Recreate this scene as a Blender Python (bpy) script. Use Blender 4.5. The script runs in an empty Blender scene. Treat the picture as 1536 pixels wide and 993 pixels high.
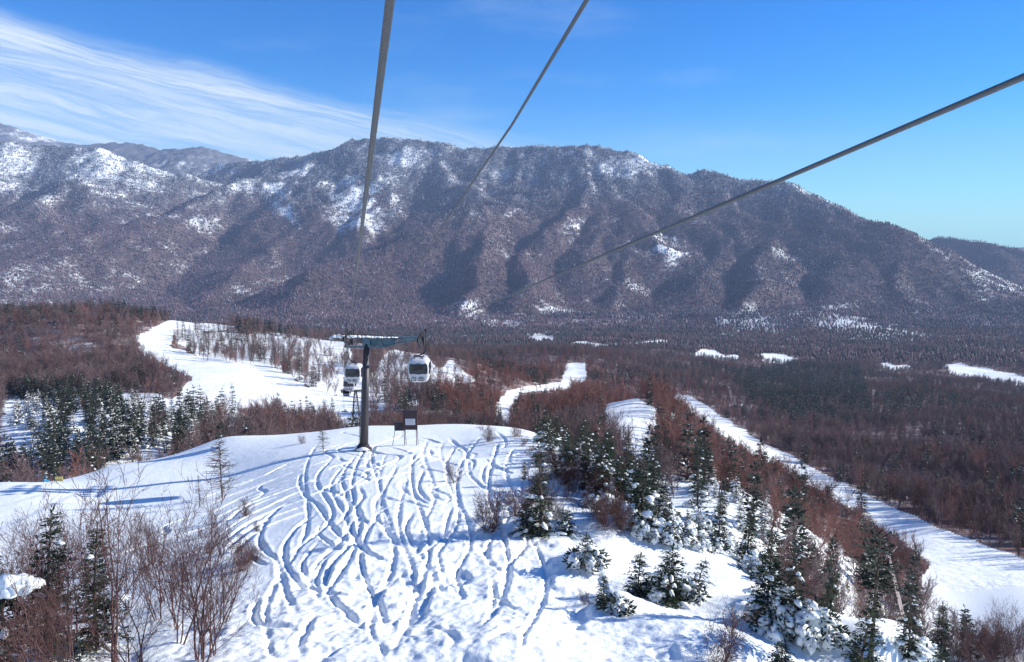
import bpy, math, random
import numpy as np
from mathutils import Vector, Matrix
random.seed(7)
RNG = np.random.default_rng(7)
SC = bpy.context.scene
COL = SC.collection
PI = math.pi

# ------------------------------------------------------------------ view geometry (photo size 1536 x 993, camera at the origin)
F, PITCH = 1160.0, math.radians(8.13)
CP, SP = math.cos(PITCH), math.sin(PITCH)

def ray(px, py):
    """u = x/y and t = -z/y of the sight line through a photo pixel"""
    v = 496.5 - py
    yy = F * CP + v * SP
    zz = -F * SP + v * CP
    return (px - 768.0) / yy, -zz / yy

def P(px, py, Y):
    u, t = ray(px, py)
    return Vector((u * Y, Y, -t * Y))

def project(x, y, z):
    d = y * CP - z * SP
    up = y * SP + z * CP
    d = np.maximum(d, 0.1)
    return 768.0 + F * x / d, 496.5 - F * up / d

# ------------------------------------------------------------------ noise
def _hash(ix, iy, seed):
    h = (ix.astype(np.int64) * 374761393 + iy.astype(np.int64) * 668265263 + seed * 974634777) & 0xFFFFFFFF
    h = ((h ^ (h >> 13)) * 1274126177) & 0xFFFFFFFF
    return ((h ^ (h >> 16)) & 0xFFFF) / 65535.0

def vnoise(x, y, seed=0):
    x = np.asarray(x, float); y = np.asarray(y, float)
    ix = np.floor(x); iy = np.floor(y)
    fx = x - ix; fy = y - iy
    fx = fx * fx * fx * (fx * (fx * 6 - 15) + 10); fy = fy * fy * fy * (fy * (fy * 6 - 15) + 10)
    a = _hash(ix, iy, seed); b = _hash(ix + 1, iy, seed); c = _hash(ix, iy + 1, seed); d = _hash(ix + 1, iy + 1, seed)
    return (a + (b - a) * fx) * (1 - fy) + (c + (d - c) * fx) * fy     # 0..1

def fbm(x, y, seed=0, octv=4, gain=0.5):
    s = 0; a = 1; n = 0
    for k in range(octv):
        s = s + a * (vnoise(x, y, seed + k * 17) * 2 - 1); n += a
        c, sn = 0.8, 0.6
        x, y = (x * c - y * sn) * 2.03 + 13.1, (x * sn + y * c) * 2.03 - 7.7
        a *= gain
    return s / n

def ridged(x, y, seed=0, octv=5, gain=0.5):
    s = 0; a = 1; n = 0
    for k in range(octv):
        s = s + a * (1 - np.abs(vnoise(x, y, seed + k * 17) * 2 - 1)); n += a
        c, sn = 0.8, 0.6
        x, y = (x * c - y * sn) * 2.03 + 3.1, (x * sn + y * c) * 2.03 - 5.7
        a *= gain
    return s / n

def sstep(a, b, x):
    t = np.clip((x - a) / (b - a), 0, 1)
    return t * t * (3 - 2 * t)

# ------------------------------------------------------------------ terrain: knoll, slopes and valley from surveyed points
# V: (photo px, photo py, distance) a ground point one can see;  H: (photo px, slope t, distance) a hidden ground point
V, H = [], []
def line(px, vis, hid):
    for py, Y in vis: V.append((px, py, Y))
    for t, Y in hid: H.append((px, t, Y))
line(0, [(993, 23), (900, 32), (800, 48), (740, 60), (722, 66), (650, 200), (630, 250), (600, 300), (540, 400), (475, 600)],
     [(.39, 82), (.385, 110), (.35, 160), (.18, 800), (.2, 1200), (.15, 2200)])
line(170, [(993, 22), (900, 30), (800, 45), (740, 61), (697, 75), (640, 200), (600, 290), (540, 400), (472, 600)],
     [(.37, 92), (.37, 130), (.18, 800), (.2, 1200), (.15, 2200)])
line(335, [(993, 20), (900, 27), (800, 40), (745, 56), (700, 68), (655, 82), (640, 240), (600, 300), (560, 380), (520, 480), (487, 590)],
     [(.335, 100), (.345, 130), (.33, 160), (.29, 220), (.19, 800), (.205, 1200), (.15, 2200)])
line(545, [(993, 20), (900, 26), (800, 35), (720, 49), (675, 66), (641, 86), (640, 270), (580, 380), (540, 480), (512, 560)],
     [(.34, 110), (.335, 150), (.295, 220), (.19, 800), (.205, 1200), (.15, 2200)])
line(680, [(993, 20), (900, 26), (800, 35), (720, 49), (675, 66), (638, 85), (620, 300), (560, 450), (540, 510), (528, 1300), (508, 1900)],
     [(.34, 110), (.335, 150), (.30, 220), (.215, 700)])
line(800, [(993, 20), (900, 26), (800, 35), (720, 48), (648, 80), (635, 320), (600, 430), (575, 560), (545, 820), (525, 1300), (506, 2000)],
     [(.345, 110), (.34, 160), (.30, 230)])
line(940, [(993, 21), (880, 29), (780, 40), (715, 60), (690, 150), (660, 200), (600, 330), (570, 700), (540, 1000), (520, 1500)],
     [(.37, 90), (.345, 115), (.25, 450)])
line(1000, [(993, 21), (880, 30), (780, 44), (680, 170), (630, 260), (600, 320), (592, 650), (555, 1000), (520, 1600)],
     [(.41, 70), (.37, 110), (.262, 450)])
line(1100, [(993, 22), (900, 28), (840, 36), (760, 95), (730, 135), (650, 420), (620, 560), (580, 800), (545, 1300), (515, 1900)],
     [(.47, 60), (.375, 200), (.33, 300)])
line(1250, [(993, 23), (930, 30), (830, 112), (735, 270), (690, 380), (640, 520), (600, 700), (550, 1300), (520, 1900)],
     [(.60, 50), (.54, 80), (.45, 160), (.41, 215)])
line(1400, [(993, 26), (900, 125), (800, 190), (740, 290), (680, 400), (620, 580), (560, 1200), (530, 1600)],
     [(.74, 45), (.66, 80), (.60, 105), (.15, 2200)])
line(1536, [(960, 105), (880, 130), (800, 200), (730, 300), (650, 470), (590, 900), (560, 1250), (530, 1700)],
     [(1.1, 18), (1.0, 26), (.80, 50), (.68, 80), (.15, 2200)])
for e, src in ((-420, 0), (2000, 1536)):
    for (px, py, Y) in [q for q in V if q[0] == src]: V.append((e, py, Y))
    for (px, t, Y) in [q for q in H if q[0] == src]: H.append((e, t, Y))
_pts = []
for px, py, Y in V:
    u, t = ray(px, py); _pts.append((u, .5 * math.log(Y), t))
for px, t, Y in H:
    _pts.append(((px - 768) / 1120.0, .5 * math.log(Y), t))
_pts = np.array(_pts)
def _k(r2): return np.where(r2 > 1e-12, r2 * np.log(np.maximum(r2, 1e-12)) * .5, 0)
n = len(_pts)
A = np.zeros((n + 3, n + 3))
A[:n, :n] = _k((_pts[:, None, 0] - _pts[None, :, 0]) ** 2 + (_pts[:, None, 1] - _pts[None, :, 1]) ** 2) + np.eye(n) * 4e-4
A[:n, n] = 1; A[:n, n + 1:] = _pts[:, :2]; A[n:, :n] = A[:n, n:].T
_w = np.linalg.solve(A, np.concatenate([_pts[:, 2], np.zeros(3)]))
GU = np.linspace(-1.25, 1.25, 251); GL = np.linspace(.5 * math.log(18), .5 * math.log(2600), 331)
_uu, _ll = np.meshgrid(GU, GL, indexing='ij')
_t = _w[n] + _w[n + 1] * _uu + _w[n + 2] * _ll
for i in range(n):
    _t = _t + _w[i] * _k((_uu - _pts[i, 0]) ** 2 + (_ll - _pts[i, 1]) ** 2)

def base_z(x, y):
    ye = np.clip(y, 18.5, 2580)
    u = np.clip(x / np.maximum(y, 18.5), -1.24, 1.24)
    fu = (u - GU[0]) / (GU[1] - GU[0]); fl = (.5 * np.log(ye) - GL[0]) / (GL[1] - GL[0])
    iu = np.clip(fu.astype(int), 0, 249); il = np.clip(fl.astype(int), 0, 329)
    fu = fu - iu; fl = fl - il
    t = (_t[iu, il] * (1 - fu) + _t[iu + 1, il] * fu) * (1 - fl) + (_t[iu, il + 1] * (1 - fu) + _t[iu + 1, il + 1] * fu) * fl
    return -t * ye + np.where(y < 18.5, .2 * (18.5 - y), 0)

# ------------------------------------------------------------------ the mountains: ridge lines, each (px, py, distance)
RIDGES = [
    [(330, 246, 5300), (400, 240, 5200), (490, 225, 5000), (530, 208, 5000), (600, 207, 4900), (700, 221, 4800), (770, 222, 4800), (830, 218, 4700),
     (880, 216, 4600), (940, 228, 4500), (1000, 248, 4350), (1030, 262, 4300), (1060, 255, 4300), (1120, 267, 4200), (1180, 272, 4100), (1220, 295, 3900),
     (1290, 325, 3700), (1330, 331, 3600), (1400, 375, 3400), (1440, 430, 3100), (1475, 485, 2800)],
    [(1370, 366, 5300), (1400, 358, 5200), (1430, 357, 5000), (1480, 362, 4800), (1536, 375, 4600), (1640, 405, 4500), (1800, 440, 4300)],
    [(490, 228, 4950), (430, 244, 4700), (380, 264, 4500), (250, 320, 3900), (120, 354, 3400), (0, 394, 3000), (-150, 432, 2700)],
    [(-500, 215, 4300), (-250, 225, 4300), (0, 214, 4500), (70, 219, 4600), (150, 222, 4600), (190, 238, 4600), (230, 252, 4600), (290, 264, 4700), (330, 272, 4800)],
    [(150, 222, 4600), (110, 262, 4200), (40, 300, 3800), (-80, 340, 3400)],
    [(0, 214, 4500), (-70, 270, 4000), (-200, 320, 3500)],
    [(640, 212, 4850), (690, 270, 4300), (735, 304, 3850), (700, 306, 3700), (620, 338, 3450), (540, 370, 3200), (478, 398, 3000), (440, 450, 2650)],
    [(735, 304, 3850), (740, 350, 3400), (720, 420, 2900), (690, 470, 2550)],
    [(530, 210, 5000), (480, 262, 4500), (430, 292, 4200), (400, 345, 3800), (360, 400, 3300), (310, 450, 2800)],
    [(600, 210, 4900), (570, 270, 4400), (545, 310, 4100), (520, 345, 3750)],
    [(800, 220, 4750), (800, 262, 4350), (770, 290, 4100)],
    [(880, 217, 4600), (870, 275, 4150), (840, 325, 3750), (800, 385, 3250), (770, 440, 2750)],
    [(940, 228, 4500), (935, 290, 4050), (900, 340, 3700), (880, 400, 3200)],
    [(1030, 263, 4300), (1005, 320, 3900), (960, 365, 3550), (930, 425, 3050), (905, 470, 2650)],
    [(1120, 268, 4200), (1090, 330, 3800), (1060, 390, 3350), (1020, 440, 2900)],
    [(1180, 272, 4100), (1160, 335, 3700), (1130, 395, 3200), (1100, 460, 2700)],
    [(1290, 325, 3700), (1250, 385, 3350), (1220, 440, 2950), (1190, 490, 2550)],
    [(1375, 362, 3450), (1330, 425, 3100), (1300, 480, 2700)],
    [(1500, 366, 4700), (1520, 430, 3900), (1540, 490, 3200)],
    [(-420, 180, 9000), (-60, 172, 8300), (0, 184, 8200), (40, 203, 8200), (120, 217, 8000), (160, 214, 7600), (200, 214, 7400), (240, 224, 7200), (270, 224, 7000), (300, 220, 7000), (340, 228, 7000), (370, 238, 7000), (430, 250, 7000)],
    [(300, 220, 7000), (280, 245, 6500), (240, 262, 6000)],
]
def mountain_z(x, y):
    wx = x + 105 * fbm(x / 480, y / 480, 3, 4); wy = y + 105 * fbm(x / 450, y / 450, 9, 4)
    zb = -335 + .008 * np.clip(y - 2200, -300, 1500)
    z = np.full(np.shape(x), -1e4)
    near = np.full(np.shape(x), 1e9)
    for k, R in enumerate(RIDGES):
        pts = [P(*q) for q in R]
        far = R[0][2] > 6500
        first = k in (0, 1, 3, 19)
        best = np.full(np.shape(x), -1e9)
        X, Y = (x, y) if first else (wx, wy)
        for a, b in zip(pts[:-1], pts[1:]):
            dx, dy = b.x - a.x, b.y - a.y
            s = np.clip(((X - a.x) * dx + (Y - a.y) * dy) / (dx * dx + dy * dy), 0, 1)
            d = np.hypot(X - a.x - s * dx, Y - a.y - s * dy)
            h = a.z + s * (b.z - a.z)
            behind = (Y > a.y + s * dy) if first else False
            slope = np.where(behind, .8, .54 if not far else .32) if first else (.46, .60, .52, .66)[k % 4]
            best = np.maximum(best, h - slope * d + (0 if first else 0) - (0 if first else 10 * np.exp(-d / 60)))
            near = np.minimum(near, d) if first else near
        z = np.maximum(z, best) + 0
    # cut the valleys round, roughen the flanks, keep the crests where they stand
    z = np.where(z > zb, z, zb - 0) + 0
    z = zb + .5 * ((z - zb) + np.sqrt((z - zb) ** 2 + 30 ** 2))
    amp = sstep(20, 260, z - zb) * (.12 + .88 * sstep(30, 300, near))
    rx = fbm(x / 260, y / 260, 51, 3)
    z = z + amp * (85 * (ridged((x + 60 * rx) / 430, (y + 60 * rx) / 700, 21, 5, .52) - .68)) + (5 + 14 * sstep(30, 250, z - zb)) * fbm(x / 100, y / 150, 5, 4)
    z = z + sstep(100, 380, z) * 16 * (ridged(x / 75, y / 130, 33, 3) - .6)
    return z

# ------------------------------------------------------------------ ski tracks, drifts and mounds on the near slope (raster 0.1 m)
RX0, RY0, RES = -62.0, 12.0, 0.075
RW, RH = 1500, 1180
TR_D = np.zeros((RW, RH)); TR_B = np.zeros((RW, RH))

def first_hit(px, py, fn, y0=14.0, y1=2500.0, m=900):
    u, t = ray(px, py)
    Y = np.exp(np.linspace(math.log(y0), math.log(y1), m))
    hit = fn(u * Y, Y) >= -t * Y
    i = int(np.argmax(hit)) if hit.any() else m - 1
    if i > 0:                                         # refine
        a, b = Y[i - 1], Y[i]
        for _ in range(12):
            c = .5 * (a + b)
            if fn(np.array([u * c]), np.array([c]))[0] >= -t * c: b = c
            else: a = c
        return u * b, b
    return u * Y[0], Y[0]

def crop8(pts): return [(350 + a / 2.662, 620 + b / 2.662) for a, b in pts]
TRACKS = [
    [(270, 240), (265, 280), (290, 330), (340, 370), (380, 430), (430, 490), (480, 530)],
    [(200, 370), (140, 420), (105, 500), (130, 550), (180, 590), (200, 680), (230, 760), (255, 810)],
    [(330, 400), (250, 460), (205, 530), (210, 600), (250, 660), (330, 700), (420, 720), (500, 735)],
    [(350, 440), (340, 480), (390, 520), (450, 560)],
    [(340, 510), (290, 570), (275, 620), (310, 660), (300, 700)],
    [(400, 550), (350, 610), (330, 660), (390, 690), (470, 700)],
    [(460, 290), (450, 330), (465, 370), (440, 420), (400, 450)],
    [(500, 290), (520, 330), (495, 370), (510, 410), (540, 450), (520, 500), (490, 530)],
    [(480, 420), (470, 460), (490, 490), (520, 540), (570, 570), (650, 600)],
    [(610, 300), (575, 340), (570, 400), (600, 450), (640, 500), (690, 550)],
    [(680, 260), (670, 290), (700, 320), (740, 340), (790, 370)],
    [(590, 325), (640, 345), (700, 350), (760, 370), (830, 390)],
    [(575, 370), (640, 380), (690, 390)],
    [(715, 390), (690, 450), (700, 490), (730, 540)],
    [(760, 230), (740, 290), (760, 330), (800, 360)],
    [(800, 280), (790, 310), (820, 340), (860, 350)],
    [(1045, 70), (1080, 100), (1085, 130), (1050, 150)],
    [(990, 90), (950, 140), (930, 180), (960, 210), (950, 240)],
    [(860, 100), (900, 130), (930, 150), (935, 200)],
    [(1000, 190), (1050, 220), (1110, 240), (1060, 250), (990, 240)],
    [(780, 140), (790, 170), (760, 190)], [(540, 180), (530, 220)], [(420, 170), (440, 190), (510, 190)],
    [(0, 390), (120, 340), (260, 290), (400, 250), (520, 240)], [(0, 330), (150, 270), (300, 220), (450, 200)],
    [(0, 440), (100, 390), (250, 320), (380, 280)], [(0, 300), (120, 250), (250, 190), (440, 155)],
    [(0, 470), (90, 430), (230, 350)], [(30, 350), (170, 300), (330, 250)],
    [(500, 590), (490, 650), (510, 690)], [(650, 640), (590, 700), (560, 760), (550, 830)], [(760, 640), (700, 720), (680, 780)],
    [(800, 600), (790, 700), (740, 790)], [(100, 740), (80, 800), (110, 840), (200, 850), (290, 880)], [(330, 790), (290, 860), (260, 920), (280, 990)],
    [(160, 870), (140, 930), (170, 990)], [(430, 860), (520, 830), (620, 830), (700, 820), (800, 820)], [(740, 850), (830, 870), (880, 920), (860, 990)],
    [(640, 900), (700, 890), (740, 940)], [(1030, 640), (1040, 730), (1020, 830)], [(880, 600), (900, 680), (920, 760)],
    [(1190, 830), (1100, 770), (1040, 700), (1060, 650)], [(640, 600), (740, 560), (830, 500), (850, 440), (870, 370)],
    [(830, 490), (900, 490), (960, 520)], [(480, 900), (400, 950), (370, 990)], [(690, 110), (760, 100), (830, 120), (880, 110)], [(1000, 960), (1100, 900), (1198, 860)],
    [(480, 240), (560, 270), (640, 265)], [(560, 200), (600, 215), (690, 205)], [(600, 130), (680, 150), (720, 180)], [(640, 230), (700, 215), (760, 180)],
    [(560, 900), (600, 950), (590, 990)], [(420, 640), (440, 600), (500, 570)], [(180, 590), (120, 600), (60, 570), (0, 575)], [(330, 880), (400, 860), (480, 840)],
]
def catmull(p, m=10):
    p = [2 * np.array(p[0]) - np.array(p[1])] + [np.array(q) for q in p] + [2 * np.array(p[-1]) - np.array(p[-2])]
    out = []
    for i in range(1, len(p) - 2):
        a, b, c, d = p[i - 1], p[i], p[i + 1], p[i + 2]
        for k in range(m):
            t = k / m
            out.append(.5 * (2 * b + (c - a) * t + (2 * a - 5 * b + 4 * c - d) * t * t + (3 * b - a - 3 * c + d) * t ** 3))
    out.append(p[-2]); return out

def stamp(world, width, depth):
    L = [world[0]]
    for a, b in zip(world[:-1], world[1:]):
        m = max(1, int(math.hypot(b[0] - a[0], b[1] - a[1]) / .09))
        for k in range(1, m + 1): L.append((a[0] + (b[0] - a[0]) * k / m, a[1] + (b[1] - a[1]) * k / m))
    nL = len(L)
    for i, (x, y) in enumerate(L):
        fade = min(1, i / 16, (nL - 1 - i) / 16)
        r = int(width * 3.2 / RES) + 1
        ci, cj = int((x - RX0) / RES), int((y - RY0) / RES)
        if ci < r or cj < r or ci >= RW - r or cj >= RH - r: continue
        gx = RX0 + RES * (np.arange(ci - r, ci + r) + .5); gy = RY0 + RES * (np.arange(cj - r, cj + r) + .5)
        w = width * (1 + .25 * math.sin(i * .07 + x))
        d = np.hypot(gx[:, None] - x, gy[None, :] - y) / w
        sl = (slice(ci - r, ci + r), slice(cj - r, cj + r))
        TR_D[sl] = np.maximum(TR_D[sl], fade * depth * np.exp(-(d ** 2) * 1.1))
        TR_B[sl] = np.maximum(TR_B[sl], fade * depth * .26 * np.exp(-((d - 1.6) / .5) ** 2))
def img_track(pts, width, depth):
    w = []
    for q in catmull(pts):
        if not 0 < q[1] < 1010: continue
        x, y = first_hit(q[0], q[1], base_z, 15, 140, 260)
        w.append((x, y))
    if len(w) > 2: stamp(w, width, depth)
for T in TRACKS:
    img_track(crop8(T), random.uniform(.10, .165), random.uniform(.15, .24))
# more skiers' lines that weave down from the crest past the tower
for k in range(16):
    x0 = random.uniform(-17, 12); y0 = random.uniform(52, 80); ln = random.uniform(10, 30)
    a0, w0, ph = random.uniform(.5, 1.6), random.uniform(.35, .7), random.uniform(0, 6)
    dr = random.uniform(-.35, .25)
    stamp([(x0 + dr * s + a0 * math.sin(w0 * s + ph), y0 - s) for s in np.arange(0, ln, .4) if y0 - s > 16], random.uniform(.09, .15), random.uniform(.10, .2))
# long linked turns, tower to the foot of the slope
for k in range(19):
    xs, ys_ = 475 + 17 * k + random.uniform(-6, 6), random.uniform(655, 715); xe = 425 + (xs - 470) * 1.25 + random.uniform(-22, 22); ye = random.uniform(820, 1005)
    am, nt_, ph = random.uniform(10, 20), random.uniform(1.3, 1.9), 2.2 + random.uniform(-.7, .7); pp = []
    for i in range(15):
        s = i / 14; q = s ** 1.5
        pp.append((xs + (xe - xs) * q + am * (.4 + 1.8 * q) * math.sin(ph + 2 * PI * nt_ * s), ys_ + (ye - ys_) * q))
    img_track(pp, random.uniform(.085, .13), random.uniform(.10, .19))
# straight groomer and traverse lines on the left shoulder
for k in range(9):
    ya = 690 + 11 * k; img_track([(300 + 5 * k, ya + 60), (390, ya + 25 - k), (480, ya - 2 - 2 * k)], random.uniform(.12, .22), random.uniform(.08, .2))
_gx = RX0 + RES * (np.arange(RW) + .5); _gy = RY0 + RES * (np.arange(RH) + .5)
_GX, _GY = np.meshgrid(_gx, _gy, indexing='ij')
_cx, _cy = first_hit(700, 880, base_z, 15, 140)
def _blob(cx, cy, rx, ry): return np.exp(-(((_GX - cx) / rx) ** 2 + ((_GY - cy) / ry) ** 2))
_churn = np.clip(_blob(_cx, _cy, 7.5, 6) + .8 * _blob(_cx + 3, _cy - 7, 8, 5) + .5 * _blob(_cx - 5, _cy - 4, 6, 6) + .5 * _blob(_cx + 1, _cy + 8, 6, 5), 0, 1)
_lump = fbm(_GX / .75, _GY / .95, 31, 5, .68)
_pits = sstep(.54, .72, vnoise(_GX / 1.1 + 3, _GY / 1.9, 77) + .1 * fbm(_GX / .4, _GY / .4, 78, 2))
TRK = -TR_D + TR_B * (1 - np.clip(TR_D * 4, 0, 1)) + _churn * (.15 * _lump - .17 * _pits) + (TR_D + TR_B) * .6 * fbm(_GX / .33, _GY / .33, 41, 3, .75)
TRK += .035 * fbm(_GX / 2.6, _GY / 2.6, 12, 3)

MOUNDS = []   # (x, y, radius, height)
def mound(px, py, r, h):
    x, y = first_hit(px, py, base_z, 15, 200, 400); MOUNDS.append((x, y, r, h))
for q in ((885, 850, 1.3, .75), (800, 790, 1.4, .5), (1000, 893, 1.5, .7), (930, 915, 1.1, .55), (975, 800, 2.2, 1.0), (1040, 800, 2.0, 1.0), (1090, 815, 1.6, .8), (1160, 930, 1.6, .8), (1210, 950, 1.5, .7),
          (905, 800, 1.5, .6), (940, 745, 2.6, 1.0), (1060, 740, 3, 1.0), (870, 720, 2.4, .7), (1330, 985, 1.5, .7), (760, 965, 2.0, .4), (1010, 960, 2.4, .5), (1100, 985, 1.6, .4), (690, 700, 3, .4), (620, 690, 3, .35), (30, 960, 1.5, .7), (90, 985, 1.2, .6)):
    mound(*q)

def ground(x, y):
    x = np.asarray(x, float); y = np.asarray(y, float)
    z = base_z(x, y)
    far = sstep(140, 400, y)
    z = z + far * (5 * fbm(x / 120, y / 120, 61, 3) + sstep(400, 900, y) * 12 * fbm(x / 260, y / 330, 63, 3)) + sstep(60, 200, y) * .9 * fbm(x / 22, y / 22, 62, 3)
    for mx, my, r, h in MOUNDS:
        z = z + h * np.exp(-((x - mx) ** 2 + (y - my) ** 2) / (r * r))
    fi = (x - RX0) / RES - .5; fj = (y - RY0) / RES - .5
    i = np.clip(fi.astype(int), 0, RW - 2); j = np.clip(fj.astype(int), 0, RH - 2)
    inside = (fi > 0) & (fi < RW - 2) & (fj > 0) & (fj < RH - 2)
    fi = np.clip(fi - i, 0, 1); fj = np.clip(fj - j, 0, 1)
    d = (TRK[i, j] * (1 - fi) + TRK[i + 1, j] * fi) * (1 - fj) + (TRK[i, j + 1] * (1 - fi) + TRK[i + 1, j + 1] * fi) * fj
    z = z + np.where(inside, d, 0) * (1 - sstep(70, 96, y)) * (1 - sstep(.32, .5, x / np.maximum(y, 1)))
    return z

def land(x, y):
    """height of the whole country, from the ski slope to the far peaks"""
    x = np.asarray(x, float); y = np.asarray(y, float)
    w = sstep(1900, 2500, y)
    z = np.empty(np.shape(x))
    m = y < 2500
    z[m] = ground(x[m], y[m]) * (1 - w[m])
    z[~m] = 0
    k = y > 1900
    z[k] += mountain_z(x[k], y[k]) * w[k]
    return z
def gz(x, y): return float(land(np.array([x]), np.array([y]))[0])
def hit(px, py, y0=14.0, y1=2400.0):
    x, y = first_hit(px, py, ground, y0, y1); return Vector((x, y, gz(x, y)))
# ------------------------------------------------------------------ tagging and mesh helpers
def tag(o, label=None, cat=None, group=None, kind=None):
    if label: o['label'] = label
    if cat: o['category'] = cat
    if group: o['group'] = group
    if kind: o['kind'] = kind
    return o
def empty(name, loc, rz=0, s=1.0):
    o = bpy.data.objects.new(name, None); COL.objects.link(o)
    o.location = loc; o.rotation_euler = (0, 0, rz); o.scale = (s, s, s); o.empty_display_size = .2
    return o
def link(name, me, parent=None):
    o = bpy.data.objects.new(name, me); COL.objects.link(o)
    if parent: o.parent = parent
    return o
def mesh_np(name, verts, faces, mats, smooth=False, attrs=None):
    """verts (n,3), faces (m,k) numpy; attrs {name: (values, 'FLOAT'|'FLOAT_COLOR')} per point"""
    verts = np.asarray(verts, np.float32); faces = np.asarray(faces, np.int32)
    me = bpy.data.meshes.new(name)
    me.vertices.add(len(verts)); me.vertices.foreach_set('co', verts.ravel())
    m, k = faces.shape
    me.loops.add(m * k); me.loops.foreach_set('vertex_index', faces.ravel())
    me.polygons.add(m); me.polygons.foreach_set('loop_start', np.arange(0, m * k, k, dtype=np.int32))
    try: me.polygons.foreach_set('loop_total', np.full(m, k, np.int32))
    except Exception: pass
    if smooth: me.polygons.foreach_set('use_smooth', np.ones(m, bool))
    for nm, (val, typ) in (attrs or {}).items():
        a = me.attributes.new(nm, typ, 'POINT')
        a.data.foreach_set('value' if typ == 'FLOAT' else 'color', np.asarray(val, np.float32).ravel())
    for mt in (mats if isinstance(mats, (list, tuple)) else [mats]): me.materials.append(mt)
    me.update(calc_edges=True)
    return me

class MB:
    """collects boxes, tubes and quads for ONE mesh"""
    def __init__(s): s.v = []; s.f = []; s.sm = []
    def add(s, vs, fs, smooth=False):
        o = len(s.v); s.v += [tuple(q) for q in vs]
        for f in fs: s.f.append(tuple(o + i for i in f)); s.sm.append(smooth)
        return s
    def box(s, c, d, M=None):
        c = Vector(c); hx, hy, hz = d[0] / 2, d[1] / 2, d[2] / 2
        vs = [Vector((x, y, z)) for x in (-hx, hx) for y in (-hy, hy) for z in (-hz, hz)]
        if M is not None: vs = [M @ q for q in vs]
        return s.add([c + q for q in vs], [(0, 1, 3, 2), (4, 6, 7, 5), (0, 4, 5, 1), (2, 3, 7, 6), (0, 2, 6, 4), (1, 5, 7, 3)])
    def tube(s, pts, rad, n=8, cap=True, smooth=True):
        pts = [Vector(p) for p in pts]
        if not isinstance(rad, (list, tuple)): rad = [rad] * len(pts)
        vs, fs = [], []
        up0 = None
        for i, p in enumerate(pts):
            t = (pts[min(i + 1, len(pts) - 1)] - pts[max(i - 1, 0)]).normalized()
            if up0 is None:
                up0 = t.orthogonal().normalized()
            up0 = (up0 - t * up0.dot(t)).normalized()
            b = t.cross(up0)
            for k in range(n):
                a = 2 * PI * k / n
                vs.append(p + (up0 * math.cos(a) + b * math.sin(a)) * rad[i])
        for i in range(len(pts) - 1):
            for k in range(n):
                fs.append((i * n + k, i * n + (k + 1) % n, (i + 1) * n + (k + 1) % n, (i + 1) * n + k))
        s.add(vs, fs, smooth)
        if cap:
            o = len(s.v) - len(vs); e = len(s.v) - n
            s.f.append(tuple(range(o + n - 1, o - 1, -1))); s.sm.append(False)
            s.f.append(tuple(range(e, e + n))); s.sm.append(False)
        return s
    def mesh(s, name, mat):
        me = bpy.data.meshes.new(name); me.from_pydata(s.v, [], s.f)
        me.polygons.foreach_set('use_smooth', s.sm); me.materials.append(mat); me.update(); return me
    def build(s, name, mat, parent=None): return link(name, s.mesh(name, mat), parent)

# ------------------------------------------------------------------ materials
def mat(name, base=(.5, .5, .5), rough=.8, metal=0.0, spec=.3):
    m = bpy.data.materials.new(name); m.use_nodes = True
    b = m.node_tree.nodes['Principled BSDF']
    b.inputs['Base Color'].default_value = (*base, 1); b.inputs['Roughness'].default_value = rough
    b.inputs['Metallic'].default_value = metal; b.inputs['Specular IOR Level'].default_value = spec
    return m, m.node_tree, b
def nd(nt, typ, **kw):
    x = nt.nodes.new(typ)
    for k, v in kw.items():
        if k.startswith('i_'): x.inputs[k[2:].replace('_', ' ')].default_value = v
        else: setattr(x, k, v)
    return x
def noise(nt, scale, detail=4, vec=None, rough=.55):
    x = nd(nt, 'ShaderNodeTexNoise'); x.inputs['Scale'].default_value = scale; x.inputs['Detail'].default_value = detail; x.inputs['Roughness'].default_value = rough
    if vec is not None: nt.links.new(vec, x.inputs['Vector'])
    return x.outputs['Fac']
def mth(nt, op, a, b=None, c=None, clamp=False):
    x = nd(nt, 'ShaderNodeMath', operation=op, use_clamp=clamp)
    for i, q in enumerate((a, b, c)):
        if q is None: continue
        if isinstance(q, (int, float)): x.inputs[i].default_value = q
        else: nt.links.new(q, x.inputs[i])
    return x.outputs[0]
def mapr(nt, v, a, b, c=0., d=1., smooth=True):
    x = nd(nt, 'ShaderNodeMapRange', interpolation_type='SMOOTHSTEP' if smooth else 'LINEAR')
    nt.links.new(v, x.inputs[0])
    for i, q in enumerate((a, b, c, d)): x.inputs[i + 1].default_value = q
    return x.outputs[0]
def mixc(nt, f, a, b):
    x = nd(nt, 'ShaderNodeMix', data_type='RGBA')
    for s, q in ((x.inputs[0], f), (x.inputs[6], a), (x.inputs[7], b)):
        if isinstance(q, (int, float)): s.default_value = q
        elif isinstance(q, tuple): s.default_value = (*q, 1)
        else: nt.links.new(q, s)
    return x.outputs[2]
def bump(nt, b, h, strength, dist):
    x = nd(nt, 'ShaderNodeBump'); x.inputs['Strength'].default_value = strength; x.inputs['Distance'].default_value = dist
    nt.links.new(h, x.inputs['Height']); nt.links.new(x.outputs[0], b.inputs['Normal'])

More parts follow.
